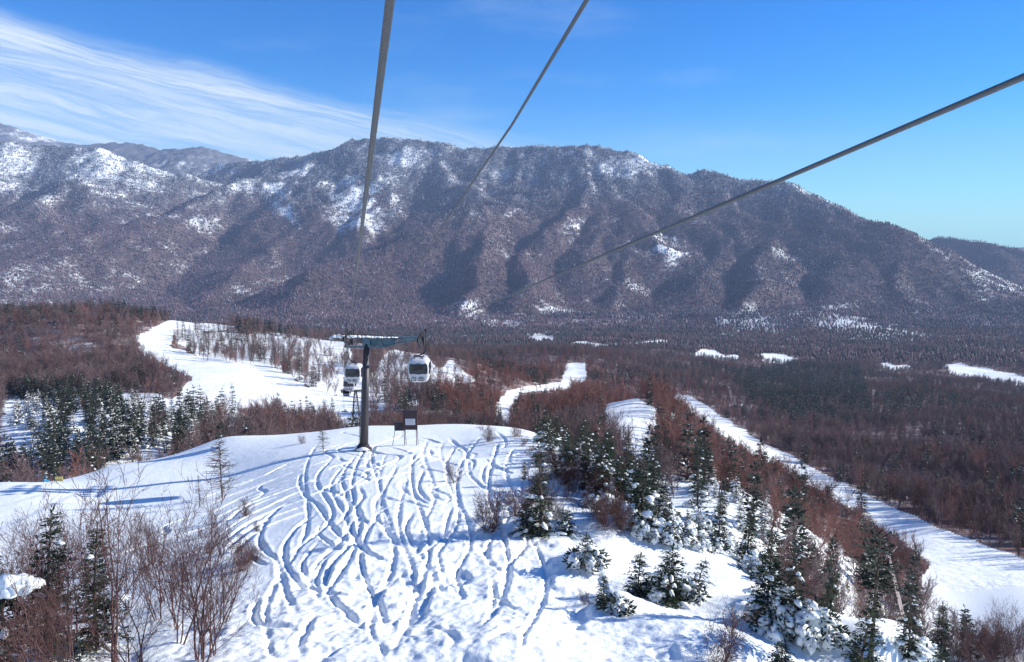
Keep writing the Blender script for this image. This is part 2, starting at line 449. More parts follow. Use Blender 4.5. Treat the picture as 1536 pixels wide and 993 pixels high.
SNOW = (.90, .93, .92)
def snow_near():
    m, nt, b = mat('packed_snow', SNOW, .55, 0, .25)
    geo = nd(nt, 'ShaderNodeNewGeometry').outputs['Position']
    h = mth(nt, 'ADD', mth(nt, 'MULTIPLY', noise(nt, 6, 5, geo), .6), mth(nt, 'MULTIPLY', noise(nt, 1.6, 3, geo), .8))
    h = mth(nt, 'ADD', h, mth(nt, 'MULTIPLY', noise(nt, 22, 4, geo, .7), .22))
    bump(nt, b, h, .5, .12)
    nt.links.new(mixc(nt, mapr(nt, noise(nt, .35, 4, geo), .35, .7), SNOW, (.87, .91, .93)), b.inputs['Base Color'])
    return m
def snow_land():
    """snow with a brush of twigs and litter where the wood is thick (attribute 'wood')"""
    m, nt, b = mat('snowy_ground', SNOW, .7, 0, .15)
    geo = nd(nt, 'ShaderNodeNewGeometry').outputs['Position']
    wood = nd(nt, 'ShaderNodeAttribute', attribute_name='wood').outputs['Fac']
    f = mth(nt, 'ADD', mth(nt, 'MULTIPLY', noise(nt, .9, 5, geo, .7), .55), mth(nt, 'MULTIPLY', noise(nt, .06, 4, geo), .45))
    fac = mapr(nt, mth(nt, 'ADD', f, mth(nt, 'MULTIPLY', wood, .55)), .86, 1.06)
    fac = mth(nt, 'MULTIPLY', fac, mapr(nt, wood, .02, .2))
    brush = mixc(nt, noise(nt, .3, 3, geo), (.11, .06, .055), (.24, .14, .12))
    nt.links.new(mixc(nt, fac, SNOW, brush), b.inputs['Base Color'])
    bump(nt, b, noise(nt, .5, 5, geo), .5, .8)
    return m
def snow_far():
    m, nt, b = mat('mountain_snow', SNOW, .8, 0, .1)
    geo = nd(nt, 'ShaderNodeNewGeometry').outputs['Position']
    wood = nd(nt, 'ShaderNodeAttribute', attribute_name='wood').outputs['Fac']
    f = mth(nt, 'ADD', mth(nt, 'MULTIPLY', noise(nt, .05, 6, geo, .75), .6), mth(nt, 'MULTIPLY', noise(nt, .006, 5, geo), .4))
    fac = mapr(nt, mth(nt, 'ADD', f, mth(nt, 'MULTIPLY', wood, .5)), .66, .86)
    brush = mixc(nt, noise(nt, .01, 3, geo), (.085, .062, .066), (.15, .11, .112))
    rock = mixc(nt, noise(nt, .02, 4, geo), (.10, .11, .13), (.2, .2, .22))
    hi = nd(nt, 'ShaderNodeAttribute', attribute_name='high').outputs['Fac']
    nt.links.new(mixc(nt, fac, SNOW, mixc(nt, hi, brush, rock)), b.inputs['Base Color'])
    bump(nt, b, noise(nt, .03, 6, geo, .7), .8, 14)
    return m
M_SNOW, M_LAND, M_FAR = snow_near(), snow_land(), snow_far()

# ------------------------------------------------------------------ where the woods stand (polygons surveyed from the photo, with depth limits)
def in_poly(px, py, poly):
    c = np.zeros(np.shape(px), bool); j = len(poly) - 1
    for i in range(len(poly)):
        xi, yi = poly[i]; xj, yj = poly[j]
        c ^= ((yi > py) != (yj > py)) & (px < (xj - xi) * (py - yi) / ((yj - yi) or 1e-9) + xi)
        j = i
    return c
# open snow (no trees)
CLEAR = [
    ([(205, 505), (255, 480), (310, 478), (352, 488), (330, 497), (262, 500), (255, 520), (330, 545), (400, 548), (470, 585), (520, 600), (545, 640), (470, 625), (420, 615), (350, 612), (270, 590), (290, 565), (215, 535)], 200, 640),
    ([(505, 560), (555, 560), (555, 660), (505, 660)], 110, 420),
    ([(0, 612), (60, 600), (60, 640), (0, 655)], 190, 300),
    ([(178, 592), (230, 590), (310, 615), (300, 622), (180, 604)], 160, 330),
    ([(738, 640), (748, 600), (765, 585), (840, 572), (850, 545), (880, 545), (880, 572), (850, 582), (780, 590), (768, 610), (765, 640)], 120, 1000),
    ([(905, 600), (950, 592), (985, 615), (985, 690), (955, 690), (930, 660), (908, 645)], 105, 380),
    ([(1000, 590), (1030, 592), (1130, 655), (1250, 718), (1400, 790), (1536, 840), (1700, 900), (1700, 990), (1536, 945), (1430, 922), (1395, 895), (1385, 868), (1400, 846), (1365, 818), (1300, 775), (1180, 710), (1060, 640)], 90, 720),
    ([(1036, 530), (1052, 524), (1072, 527), (1090, 533), (1112, 531), (1108, 538), (1082, 540), (1060, 537)], 900, 2400), ([(1133, 533), (1146, 529), (1175, 532), (1212, 542), (1180, 546), (1150, 543)], 900, 2400),
    ([(1418, 547), (1440, 544), (1470, 552), (1510, 559), (1560, 573), (1560, 583), (1490, 572), (1432, 561)], 800, 2400), ([(790, 506), (806, 502), (826, 505), (830, 511), (806, 514)], 1200, 2400),
    ([(1316, 548), (1326, 545), (1340, 550), (1356, 548), (1364, 554), (1335, 556)], 900, 2400), ([(700, 545), (718, 545), (722, 552), (702, 552)], 500, 1700),
    ([(830, 519), (870, 513), (930, 516), (1000, 511), (1000, 516), (920, 520), (880, 520)], 1200, 2400),
]
# thin woods (snow shows between the stems)
THIN = [
    ([(255, 495), (500, 500), (545, 600), (470, 590), (400, 550), (330, 545), (255, 520)], 200, 700, .42),
    ([(560, 560), (600, 520), (640, 525), (700, 570), (640, 610), (560, 615)], 250, 620, .33),
    ([(1000, 600), (1060, 660), (1240, 790), (1330, 830), (1300, 900), (1130, 800), (1050, 730), (990, 660)], 60, 300, .5),
    ([(0, 590), (330, 600), (400, 640), (200, 720), (0, 720)], 110, 330, .3),
]
def wood_mask(x, y, z, crown=0):
    px, py = project(x, y, z)
    w = np.where(y > 100, 1.0, 0.0)
    w = w * sstep(100, 118, y + 6 * fbm(x / 20, y / 20, 71, 2))
    # on the right the wood begins closer, below the edge of the knoll
    right = sstep(.30, .42, x / np.maximum(y, 1)) * sstep(48, 60, y)
    w = np.maximum(w, right)
    nn = 9 * np.maximum(1, y / 250); tx = px + 26 * fbm(x / nn, y / nn, 83, 3); ty = py + 12 * fbm(x / nn, y / nn, 84, 3)
    for poly, a, b, d in THIN: w = np.where(in_poly(tx, ty, poly) & (y > a) & (y < b), np.minimum(w, d * (1 + .9 * fbm(x / 25, y / 25, 85, 3))), w)
    ns = 12 * np.maximum(1, y / 600); jx = px + 6 * fbm(x / ns, y / ns, 81, 3, .6); jy = py + 3 * fbm(x / ns, y / ns, 82, 3, .6)
    for poly, a, b in CLEAR: w = np.where(in_poly(jx, jy, poly) & (y > a) & (y < b), 0, w)
    if crown:                                      # a crown must not stand in front of the open snow either
        qx, qy = project(x, y, z + crown)
        for poly, a, b in CLEAR[:7]: w = np.where(in_poly(qx, qy, poly) & (y > 70) & (y < b), w * .04, w)
    return w
# snowier or woodier parts of the mountains, as photo polygons
BRIGHT = [([(405, 285), (430, 280), (460, 340), (470, 365), (440, 350), (415, 320)], .9), ([(500, 290), (545, 260), (585, 300), (575, 350), (520, 345), (505, 320)], .45), ([(560, 225), (600, 225), (640, 245), (600, 262), (565, 250)], .5),
          ([(130, 240), (200, 235), (250, 280), (180, 330), (90, 340), (120, 280)], .10), ([(980, 360), (1010, 350), (1050, 370), (1045, 400), (1000, 395)], .6), ([(680, 445), (715, 440), (720, 455), (690, 465)], .8),
          ([(1180, 460), (1260, 455), (1330, 490), (1400, 500), (1350, 520), (1250, 500)], .6), ([(1080, 450), (1160, 470), (1200, 510), (1060, 500)], .45), ([(1400, 380), (1440, 420), (1440, 450), (1410, 430)], .6),
          ([(1450, 400), (1536, 395), (1536, 470), (1470, 460)], .35), ([(640, 480), (720, 468), (900, 455), (960, 480), (800, 500), (650, 495)], .4), ([(0, 185), (45, 190), (120, 215), (60, 212), (30, 205)], .6),
          ([(200, 245), (280, 235), (350, 245), (330, 262), (250, 258)], .3), ([(860, 220), (940, 232), (1020, 262), (1000, 280), (900, 262)], .2), ([(300, 300), (400, 262), (400, 285), (200, 360), (120, 350)], .05)]
def mountain_wood(x, y, z):
    px, py = project(x, y, z)
    px = px + 30 * fbm(x / 180, y / 180, 91, 4, .65); py = py + 18 * fbm(x / 180, y / 180, 92, 4, .65)
    e = 25.0
    sx = (land(x + e, y) - land(x - e, y)) / (2 * e)          # wood thinned on sunny flanks, thickened on shady ones, painting in extra relief shading
    w = .87 + .32 * fbm(x / 260, y / 260, 93, 5, .6) + .28 * np.clip(sx, -.6, .6) + .22 * sstep(5400, 6200, y)
    for poly, d in BRIGHT:
        soft = sum(in_poly(px + 15 * math.cos(k), py + 8 * math.sin(k), poly).astype(float) for k in range(0, 7)) / 7
        w = w - d * soft * (.75 + .6 * fbm(x / 60, y / 60, 95, 3))
    high = sstep(-60, 330, z + 80 * fbm(x / 400, y / 400, 94, 3))
    return np.clip(w - .18 * high, 0, 1), high

# ------------------------------------------------------------------ the ground: one row-and-column net cut into three sheets that share their border rows
COLS = np.concatenate([np.arange(-1.08, -.46, .0042), np.arange(-.46, .34, .0019), np.arange(.34, 1.085, .0042)])
def sheet(name, ys, material, kind_attr):
    U, Yg = np.meshgrid(COLS, ys)
    X = U * (Yg + 18 * np.exp(-Yg / 40))
    Z = land(X, Yg)
    nr, nc = X.shape
    idx = np.arange(nr * nc).reshape(nr, nc)
    faces = np.stack([idx[:-1, :-1], idx[:-1, 1:], idx[1:, 1:], idx[1:, :-1]], -1).reshape(-1, 4)
    at = {}
    if kind_attr == 'wood': at['wood'] = (wood_mask(X, Yg, Z), 'FLOAT')
    if kind_attr == 'far':
        w, h = mountain_wood(X, Yg, Z); w = np.where(Yg < 2300, np.maximum(w * sstep(1900, 2300, Yg), wood_mask(X, Yg, Z) * (1 - sstep(1900, 2300, Yg))), w)
        at['wood'] = (w, 'FLOAT'); at['high'] = (h, 'FLOAT')
    me = mesh_np(name, np.stack([X, Yg, Z], -1).reshape(-1, 3), faces, material, True, at)
    return tag(link(name, me), kind='structure')
geo_rows = lambda a, b, r: np.exp(np.linspace(math.log(a), math.log(b), int(math.log(b / a) / r) + 1))
Y_NEAR = np.concatenate([np.linspace(-6, 14.9, 24), geo_rows(15, 95, .0024), geo_rows(95.3, 130, .0035)])
Y_MID = geo_rows(130, 1900, .0055)
Y_FAR = geo_rows(1900, 9000, .0042)
sheet('snow_slope', Y_NEAR, M_SNOW, None)
sheet('snowy_valley', Y_MID, M_LAND, 'wood')
sheet('mountains', Y_FAR, M_FAR, 'far')
# ------------------------------------------------------------------ tree materials
def bark_mat(name, a, b_, rough=.85):
    m, nt, b = mat(name, a, rough, 0, .15)
    oi = nd(nt, 'ShaderNodeObjectInfo').outputs['Random']
    geo = nd(nt, 'ShaderNodeNewGeometry').outputs['Position']
    f = mth(nt, 'ADD', mth(nt, 'MULTIPLY', oi, .42), mth(nt, 'ADD', mth(nt, 'MULTIPLY', noise(nt, 1.5, 3, geo), .23), mth(nt, 'MULTIPLY', mapr(nt, noise(nt, .03, 4, geo), .3, .7), .35)))
    nt.links.new(mixc(nt, f, a, b_), b.inputs['Base Color'])
    return m
M_TWIG = bark_mat('reddish_twigs', (.06, .028, .027), (.32, .155, .13))
M_TWIGP = bark_mat('purple_grey_twigs', (.050, .034, .040), (.25, .175, .175))
M_TWIGN = bark_mat('brown_birch_bark', (.060, .032, .032), (.17, .095, .085))
M_LARCH = bark_mat('grey_larch_bark', (.075, .058, .055), (.13, .10, .09))
M_TRUNK = bark_mat('fir_bark', (.07, .055, .05), (.13, .10, .085))
M_PALE = bark_mat('bleached_wood', (.42, .33, .30), (.55, .45, .40))
M_NEEDLE = bark_mat('fir_needles', (.016, .030, .018), (.040, .058, .030), .7)
M_NEEDLE2 = bark_mat('dark_fir_needles', (.020, .030, .024), (.045, .058, .040), .7)
M_NEEDLE3 = bark_mat('brownish_fir_needles', (.022, .026, .020), (.060, .058, .045), .7)
M_TSNOW, _nt, _b = mat('clinging_snow', SNOW, .6, 0, .2)
bump(_nt, _b, noise(_nt, 9, 4), .4, .08)

# ------------------------------------------------------------------ tree builders (numpy)
def tubes_np(segs, n=3):
    """segs: (p0, p1, r0, r1) -> prism verts and faces"""
    P0 = np.array([s[0] for s in segs]); P1 = np.array([s[1] for s in segs]); R0 = np.array([s[2] for s in segs]); R1 = np.array([s[3] for s in segs])
    t = P1 - P0; t /= np.maximum(np.linalg.norm(t, axis=1, keepdims=True), 1e-9)
    ref = np.where(np.abs(t[:, 2:3]) < .9, np.array([[0, 0, 1.]]), np.array([[1., 0, 0]]))
    a = np.cross(t, ref); a /= np.linalg.norm(a, axis=1, keepdims=True); b = np.cross(t, a)
    m = len(segs); vs = np.empty((m, 2 * n, 3)); fs = []
    for k in range(n):
        c, s = math.cos(2 * PI * k / n), math.sin(2 * PI * k / n)
        o = a * c + b * s
        vs[:, k] = P0 + o * R0[:, None]; vs[:, n + k] = P1 + o * R1[:, None]
    base = (np.arange(m) * 2 * n)[:, None]
    for k in range(n):
        fs.append(base + np.array([[k, (k + 1) % n, n + (k + 1) % n, n + k]]))
    return vs.reshape(-1, 3), np.concatenate(fs)

def rot_about(v, axis, ang):
    axis = axis / np.linalg.norm(axis)
    return v * math.cos(ang) + np.cross(axis, v) * math.sin(ang) + axis * axis.dot(v) * (1 - math.cos(ang))

def bare_segs(rg, H, stems=1, lean=.1, depth=4, kids=4, r0=None, upward=.25, wide=.75, minr=.004, first=.25):
    """thick segments (trunk, limbs) and thin ones (twigs) of a leafless tree"""
    wood, twig = [], []
    r0 = r0 or H * .012
    def grow(p, d, L, r, lev, steps):
        pts = [p]; q = p; dd = d
        for i in range(steps):
            dd = dd + rg.normal(0, .13, 3) + np.array([0, 0, upward * .25]); dd /= np.linalg.norm(dd)
            q = q + dd * L / steps; pts.append(q)
            ra = r * (1 - .8 * i / steps); rb = r * (1 - .8 * (i + 1) / steps)
            (wood if lev <= 1 else twig).append((pts[-2], q, max(ra, minr), max(rb, minr * .8)))
            if lev < depth:
                for _ in range(kids if lev else max(1, kids)):
                    if lev == 0 and (i + 1) / steps < first: continue
                    if rg.random() < .25: continue
                    az = rg.uniform(0, 2 * PI); side = np.cross(dd, [math.cos(az), math.sin(az), .3]); side /= max(np.linalg.norm(side), 1e-6)
                    nd_ = dd * (1 - wide * .5) + side * wide; nd_ /= np.linalg.norm(nd_)
                    s0 = pts[-2] + (q - pts[-2]) * rg.random()
                    ll = (L * (.62 if lev == 0 else .55)) * rg.uniform(.5, 1) * (1 - .45 * (i / steps) if lev == 0 else 1)
                    grow(s0, nd_, ll, max(rb * .6, minr), lev + 1, max(2, steps - 2))
    for s in range(stems):
        a = rg.uniform(0, 2 * PI); l = lean * rg.uniform(.4, 1.3)
        d = np.array([math.cos(a) * l, math.sin(a) * l, 1]); d /= np.linalg.norm(d)
        grow(np.array([math.cos(a), math.sin(a), 0]) * .12 * (stems > 1) + np.array([0, 0, -.4]), d, H * rg.uniform(.75, 1) if s else H, r0 * rg.uniform(.7, 1), 0, 6)
    return wood, twig

def larch_segs(rg, H, R):
    wood, twig = [], []
    n = 12; pts = [np.array([rg.normal(0, .02) * H * .3 * (i > 0), rg.normal(0, .02) * H * .3 * (i > 0), H * i / n - .4 * (i == 0)]) for i in range(n + 1)]
    for i in range(n): wood.append((pts[i], pts[i + 1], H * .013 * (1 - i / n) + .012, H * .013 * (1 - (i + 1) / n) + .01))
    for k in range(int(H * 10 + H * R * 2.5)):
        f = rg.uniform(.16, .99); a = rg.uniform(0, 2 * PI); L = R * (1 - f) ** .7 * rg.uniform(.55, 1.1) + .12
        p = np.array([0, 0, f * H]); d = np.array([math.cos(a), math.sin(a), rg.uniform(-.12, .28)])
        q = p + d * L * .55; e = q + (d + np.array([rg.normal(0, .15), rg.normal(0, .15), .15])) * L * .45
        twig.append((p, q, .034, .024)); twig.append((q, e, .024, .012))
        for j in range(4):
            s = p + d * L * rg.uniform(.3, .95); b = a + rg.choice([-1, 1]) * rg.uniform(.5, 1.1)
            twig.append((s, s + np.array([math.cos(b), math.sin(b), rg.uniform(-.3, .25)]) * L * rg.uniform(.15, .35), .016, .009))
    return wood, twig

_ICO = None
def ico_np(sub=2):
    global _ICO
    if _ICO is None:
        import bmesh
        bm = bmesh.new(); bmesh.ops.create_icosphere(bm, subdivisions=sub, radius=1)
        bm.verts.ensure_lookup_table()
        _ICO = (np.array([v.co[:] for v in bm.verts]), np.array([[v.index for v in f.verts] for f in bm.faces])); bm.free()
    return _ICO
def blobs_np(rg, items):
    """snow loads: (centre, rx, ry, rz, yaw) -> lumpy, flat-bottomed pads"""
    v0, f0 = ico_np(); V_, F_ = [], []
    for i, (c, rx, ry, rz, yaw) in enumerate(items):
        o = rg.uniform(0, 50, 3)
        k = 1 + .85 * (vnoise(v0[:, 0] * 1.6 + o[0], v0[:, 1] * 1.6 + v0[:, 2] * 1.3 + o[1], 5) - .5) + .55 * (vnoise(v0[:, 0] * 4 + o[1], v0[:, 1] * 4 + v0[:, 2] * 3 + o[2], 6) - .5)
        q = v0 * k[:, None]; q = q * [rx, ry, rz]
        q[:, 2] = np.where(q[:, 2] < 0, q[:, 2] * .55, q[:, 2]) - .35 * (q[:, 0] ** 2 / max(rx, .01) + q[:, 1] ** 2 / max(ry, .01)) * .5
        cs, sn = math.cos(yaw), math.sin(yaw)
        q = np.stack([q[:, 0] * cs - q[:, 1] * sn, q[:, 0] * sn + q[:, 1] * cs, q[:, 2]], -1) + c
        V_.append(q); F_.append(f0 + len(v0) * i)
    return np.concatenate(V_), np.concatenate(F_)

def fir_data(rg, H, R, whorls, per, sprig=.26, snow=.3, bare_low=.08, top=.95, flat=False, heavy=.0, gap=.1, sprig_n=1.0, pad=1.0):
    """verts/faces of (trunk and limbs), needles, snow of a subalpine fir"""
    segs = []; n = 8
    bend = rg.normal(0, .03, 2)
    def ax(f): return np.array([bend[0] * H * f * f, bend[1] * H * f * f, f * H])
    for i in range(n):
        segs.append((ax(i / n) - np.array([0, 0, .5 * (i == 0)]), ax((i + 1) / n), .016 * H * (1 - i / n) + .012, .016 * H * (1 - (i + 1) / n) + .01))
    quads = []; snows = []
    for w in range(whorls):
        f = bare_low + (top - bare_low) * (w + rg.uniform(-.3, .3)) / (whorls - 1)
        f = min(max(f, bare_low), .985)
        prof = (1 - f) ** .75 if not flat else (.35 + .65 * math.sin(PI * min(1, f * 1.02)) ** .5)
        a0 = rg.uniform(0, 2 * PI)
        for k in range(per):
            if rg.random() < gap: continue
            a = a0 + 2 * PI * k / per + rg.normal(0, .2)
            L = R * prof * rg.uniform(.6, 1.12) + .13
            up = .35 * (f - .45) + rg.normal(0, .1) + (.15 if flat else 0)
            d = np.array([math.cos(a), math.sin(a), up]); side = np.array([-math.sin(a), math.cos(a), 0])
            p0 = ax(f); mid = p0 + d * L * .55; end = p0 + d * L + np.array([0, 0, -.16 * L])
            segs.append((p0, mid, .009 + .008 * L, .008)); segs.append((mid, end, .008, .004))
            m = max(3, int(sprig_n * L / (sprig * .33)))
            for j in range(m):
                s = (j + .6) / m
                if s < .12: continue
                c = p0 + (mid - p0) * min(1, s / .55) if s < .55 else mid + (end - mid) * (s - .55) / .45
                for sg in (-1, 1):
                    l = sprig * (1.35 - .75 * s) * rg.uniform(.7, 1.25) * (.6 + .5 * min(1, L))
                    dd = d * rg.uniform(.35, .8) + side * sg * rg.uniform(.6, 1) + np.array([0, 0, rg.normal(-.02, .16)])
                    dd /= np.linalg.norm(dd)
                    wv = np.cross(dd, np.array([rg.normal(0, .35), rg.normal(0, .35), 1])); wv /= np.linalg.norm(wv)
                    wd = l * .17
                    q = c + dd * l * .5
                    quads.append((c, q + wv * wd, c + dd * l, q - wv * wd))
            dd = (end - mid) / max(np.linalg.norm(end - mid), 1e-6); wv = np.cross(dd, [0, 0, 1.]); l = sprig * .8
            quads.append((end - dd * l * .3, end + wv * l * .2, end + dd * l * .6, end - wv * l * .2))
            hv = heavy * max(0, 1 - f * 2.2)
            if rg.random() < snow + hv and L > .25:
                s = rg.uniform(.45, .85); c = p0 + (end - p0) * s + np.array([0, 0, .035 + .03 * L * s])
                big = 1 + .5 * (hv > .15) * rg.random()
                snows.append((c, pad * L * .34 * rg.uniform(.6, 1.35) * big ** .5, pad * L * .17 * rg.uniform(.6, 1.3) * big, pad * (.035 + .05 * L * rg.uniform(.6, 1.4)) * big, a))
    for k in range(5):   # leader
        a = rg.uniform(0, 2 * PI); c = ax(1) - np.array([0, 0, .05 * k]); dd = np.array([math.cos(a) * .4, math.sin(a) * .4, 1]); dd /= np.linalg.norm(dd)
        wv = np.cross(dd, [math.sin(a), math.cos(a), .2]); l = sprig * .9
        quads.append((c, c + dd * l * .5 + wv * l * .12, c + dd * l, c + dd * l * .5 - wv * l * .12))
    tv, tf = tubes_np(segs, 4)
    qv = np.array(quads).reshape(-1, 3); qf = np.arange(len(qv)).reshape(-1, 4)
    sn = blobs_np(rg, snows) if snows else None
    return (tv, tf), (qv, qf), sn

class Kind: pass
def fir_kind(seed, needle=None, **kw):
    rg = np.random.default_rng(seed); k = Kind()
    (tv, tf), (qv, qf), sn = fir_data(rg, **kw)
    k.H = kw['H']; k.parts = [('trunk', mesh_np('fir_trunk', tv, tf, M_TRUNK)), ('crown', mesh_np('fir_crown', qv, qf, needle or M_NEEDLE))]
    k.snow = mesh_np('fir_snow', sn[0], sn[1], M_TSNOW, True) if sn is not None else None
    k.mass = None
    return k
def bare_kind(seed, mt, fn=bare_segs, mtw=None, **kw):
    rg = np.random.default_rng(seed); k = Kind()
    wood, twig = fn(rg, **kw)
    k.H = kw['H']; k.snow = None
    k.parts = [('trunk', mesh_np('bare_trunk', *tubes_np(wood, 5), mt)), ('crown', mesh_np('bare_crown', *tubes_np(twig, 3), mtw or mt))]
    return k
def plant(kind, name, loc, h, label, cat, group=None, rz=None, tilt=(0, 0)):
    r = empty(name, loc, random.uniform(0, 6.28) if rz is None else rz, h / kind.H)
    r.rotation_euler = (tilt[0], tilt[1], r.rotation_euler[2])
    tag(r, label, cat, group)
    o = {}
    for nm, me in kind.parts: o[nm] = link(nm, me, r)
    if kind.snow: link('snow_load', kind.snow, o['crown'])['kind'] = 'stuff'
    return r

# ---- the kinds
FIR = [fir_kind(11, H=6, R=1.15, whorls=20, per=6, snow=.05, heavy=.35),                       # slim, airy
       fir_kind(12, H=5, R=1.5, whorls=16, per=8, snow=.05, heavy=.5),
       fir_kind(13, H=5, R=1.35, whorls=16, per=7, snow=.03, heavy=.12, gap=.15),
       fir_kind(14, H=6, R=1.7, whorls=17, per=8, snow=.10, heavy=.6, needle=M_NEEDLE2)]
BUSH = [fir_kind(21, H=2.4, R=1.2, whorls=9, per=8, sprig=.24, snow=.15, heavy=.8, top=.9), fir_kind(22, H=1.8, R=.8, whorls=8, per=7, sprig=.2, snow=.08, heavy=.4)]
FLATC = fir_kind(31, H=6, R=1.15, whorls=8, per=6, snow=.0, bare_low=.55, flat=True, needle=M_NEEDLE2)
LOADED = [fir_kind(41 + i, H=8, R=1.7 + .25 * i, whorls=12, per=6, sprig=.55, snow=.85, heavy=.6, needle=M_NEEDLE3, pad=1.35, sprig_n=.8) for i in range(3)]
MIDFIR = [fir_kind(51 + i, H=8, R=1.5 + .3 * i, whorls=12, per=6, sprig=.6, snow=.12, heavy=.4, needle=M_NEEDLE2, sprig_n=.8) for i in range(2)]
BIRCH = [bare_kind(61 + i, M_TWIGN, H=5.5, stems=3, lean=.24, depth=3, kids=2, upward=.75, r0=.045, minr=.0065, wide=.6) for i in range(4)]
SHRUB = [bare_kind(71 + i, M_TWIGN, H=2.2, stems=7, lean=.5, depth=2, kids=3, upward=.5, r0=.018, minr=.005, first=.1) for i in range(3)]
LARCH = [bare_kind(81 + i, M_LARCH, fn=larch_segs, H=8, R=1.9) for i in range(2)]
WIDELARCH = bare_kind(85, M_LARCH, fn=larch_segs, H=7.5, R=3.0)
# ------------------------------------------------------------------ near trees, one by one
def hz(px, py, top):
    """ground point and height of a tree whose foot and top are at these photo pixels"""
    p = hit(px, py); return p, max(.6, (P(px, top, p.y).z - p.z) * 1.0)
def put(kind, name, px, py, top, label, cat='fir', group=None, tilt=(0, 0), sink=0):
    p, h = hz(px, py, top); p.z -= sink
    return plant(kind, name, p, h + sink, label, cat, group, tilt=tilt)
put(FIR[0], 'fir_tree', 812, 800, 648, 'tall slim dark fir at the edge of the tracked slope, taller than its neighbours', sink=.4)
put(FIR[2], 'fir_tree', 786, 720, 688, 'small fir standing alone just behind and left of the tall slim fir')
put(BUSH[0], 'fir_tree', 790, 800, 752, 'low bushy fir at the foot of the tall slim fir', sink=.3)
put(FIR[1], 'fir_tree', 962, 778, 664, 'broad dark fir with snow lumps at its foot, in the middle of the knoll thicket', sink=.5)
put(FIR[3], 'fir_tree', 905, 745, 668, 'dark fir beside the broad fir, nearer the tracked slope', sink=.4)
put(FIR[0], 'fir_tree', 1046, 760, 652, 'tall pointed green fir at the right end of the thicket, before the snow gap', sink=.4)
put(FIR[3], 'fir_tree', 1000, 800, 735, 'snow clad young fir at the front edge of the thicket, under the broad fir', sink=.3)
put(FIR[1], 'fir_tree', 1078, 812, 738, 'dense pointed fir with snow lumps, just above the snow mound edge', sink=.3)
put(FIR[3], 'fir_tree', 1032, 808, 765, 'short fir half buried in snow lumps between two pointed firs', sink=.3)
put(FIR[1], 'fir_tree', 1120, 850, 765, 'fir with olive green top on the right rim of the mound', sink=.3)
put(BUSH[0], 'fir_tree', 1003, 900, 822, 'bushy fir growing from the snow mound at the near edge of the slope', sink=.5)
put(BUSH[1], 'fir_tree', 1040, 890, 838, 'little leaning fir at the right side of the bushy mound fir', sink=.2, tilt=(.15, .25))
put(BUSH[1], 'fir_tree', 957, 893, 832, 'little fir sprig at the left side of the bushy mound fir', sink=.2)
put(BUSH[1], 'fir_tree', 905, 905, 865, 'tiny fir poking out of the snow beside the ski tracks')
put(BUSH[1], 'fir_tree', 882, 842, 800, 'small drooping fir on the round snow hump behind the churned tracks', sink=.1)
put(BUSH[0], 'fir_tree', 850, 800, 762, 'low fir spray right of the tall slim fir on the rim of a hollow', sink=.3)
put(FIR[1], 'fir_tree', 1150, 925, 790, 'dark fir with wide low boughs where the knoll drops to the valley', sink=.3)
put(FIR[3], 'fir_tree', 1192, 930, 812, 'full dark fir just right of the wide boughed one', sink=.3)
put(FIR[2], 'fir_tree', 1240, 900, 835, 'shorter thin fir behind the two dark firs on the drop', sink=.2)
put(FLATC, 'fir_tree', 1306, 985, 795, 'fir with a bare trunk and a flat wind swept crown', tilt=(0, .03), sink=.3)
put(FIR[3], 'fir_tree', 1362, 990, 890, 'snowy fir right of the bare trunked flat crowned fir', sink=.3)
put(FIR[1], 'fir_tree', 1410, 992, 905, 'fir at the far right of the knoll with the open piste behind it', sink=.3)
put(FIR[2], 'fir_tree', 1286, 1035, 885, 'near fir with feathery boughs at the bottom edge of the view, below the flat crown', sink=.3)
put(BUSH[0], 'fir_tree', 1172, 1020, 962, 'fir spray cut by the bottom edge beside a leafless bush', sink=.2)
put(FIR[2], 'fir_tree', 76, 985, 772, 'tallest of the firs in the bare birch thicket, thin and dark')
put(FIR[2], 'fir_tree', 146, 975, 783, 'dark fir with a brownish top standing among the bare birches')
put(FIR[2], 'fir_tree', 15, 1000, 800, 'fir carrying one big round snow pillow at the left edge of the view')
# the snow pillow the left fir carries
_p = hit(22, 1020); _q = P(34, 878, _p.y - .3)
_v, _f = blobs_np(np.random.default_rng(6), [((-.1, 0, .05), .42, .4, .24, .3), ((.22, .05, -.02), .36, .34, .2, .8), ((-.5, .1, -.05), .4, .35, .2, 1.0), ((-.35, -.1, .12), .3, .3, .2, .2), ((.0, .2, -.05), .4, .3, .2, 2.0), ((-.2, -.2, -.05), .36, .3, .18, 1.4)])
_o = link('snow_pillow', mesh_np('snow_pillow', _v, _f, M_TSNOW, True)); _o.location = _q
tag(_o, 'big rounded pillow of snow on a fir bough at the left edge of the view', 'snow')
# pale dead trunk leaning over the drop at the right
_p = P(1400, 945, 33); _p.z = gz(_p.x, _p.y) - .4; _q = P(1327, 806, 33); _mb = MB().tube([_p, _p.lerp(_q, .35) + Vector((.05, 0, .05)), _p.lerp(_q, .7), _q], [.10, .085, .07, .03], 8)
for f, d in ((.8, (-.5, .1, .5)), (.9, (.35, 0, .45)), (.62, (.4, -.1, .35))): _mb.tube([_p.lerp(_q, f), _p.lerp(_q, f) + Vector(d)], [.03, .01], 5)
tag(_mb.build('dead_tree', M_PALE), 'pale dead trunk leaning left over the drop, beside the flat crowned fir', 'dead tree')
put(WIDELARCH, 'larch_tree', 333, 746, 655, 'bare larch with a long shadow on the bright groomed piste', 'larch')
put(WIDELARCH, 'larch_tree', 485, 679, 640, 'small bare larch left of the lift tower on the edge of the piste', 'larch')
put(LARCH[1], 'larch_tree', 300, 760, 712, 'short bare larch sapling at the foot of the larch with the long shadow', 'larch')

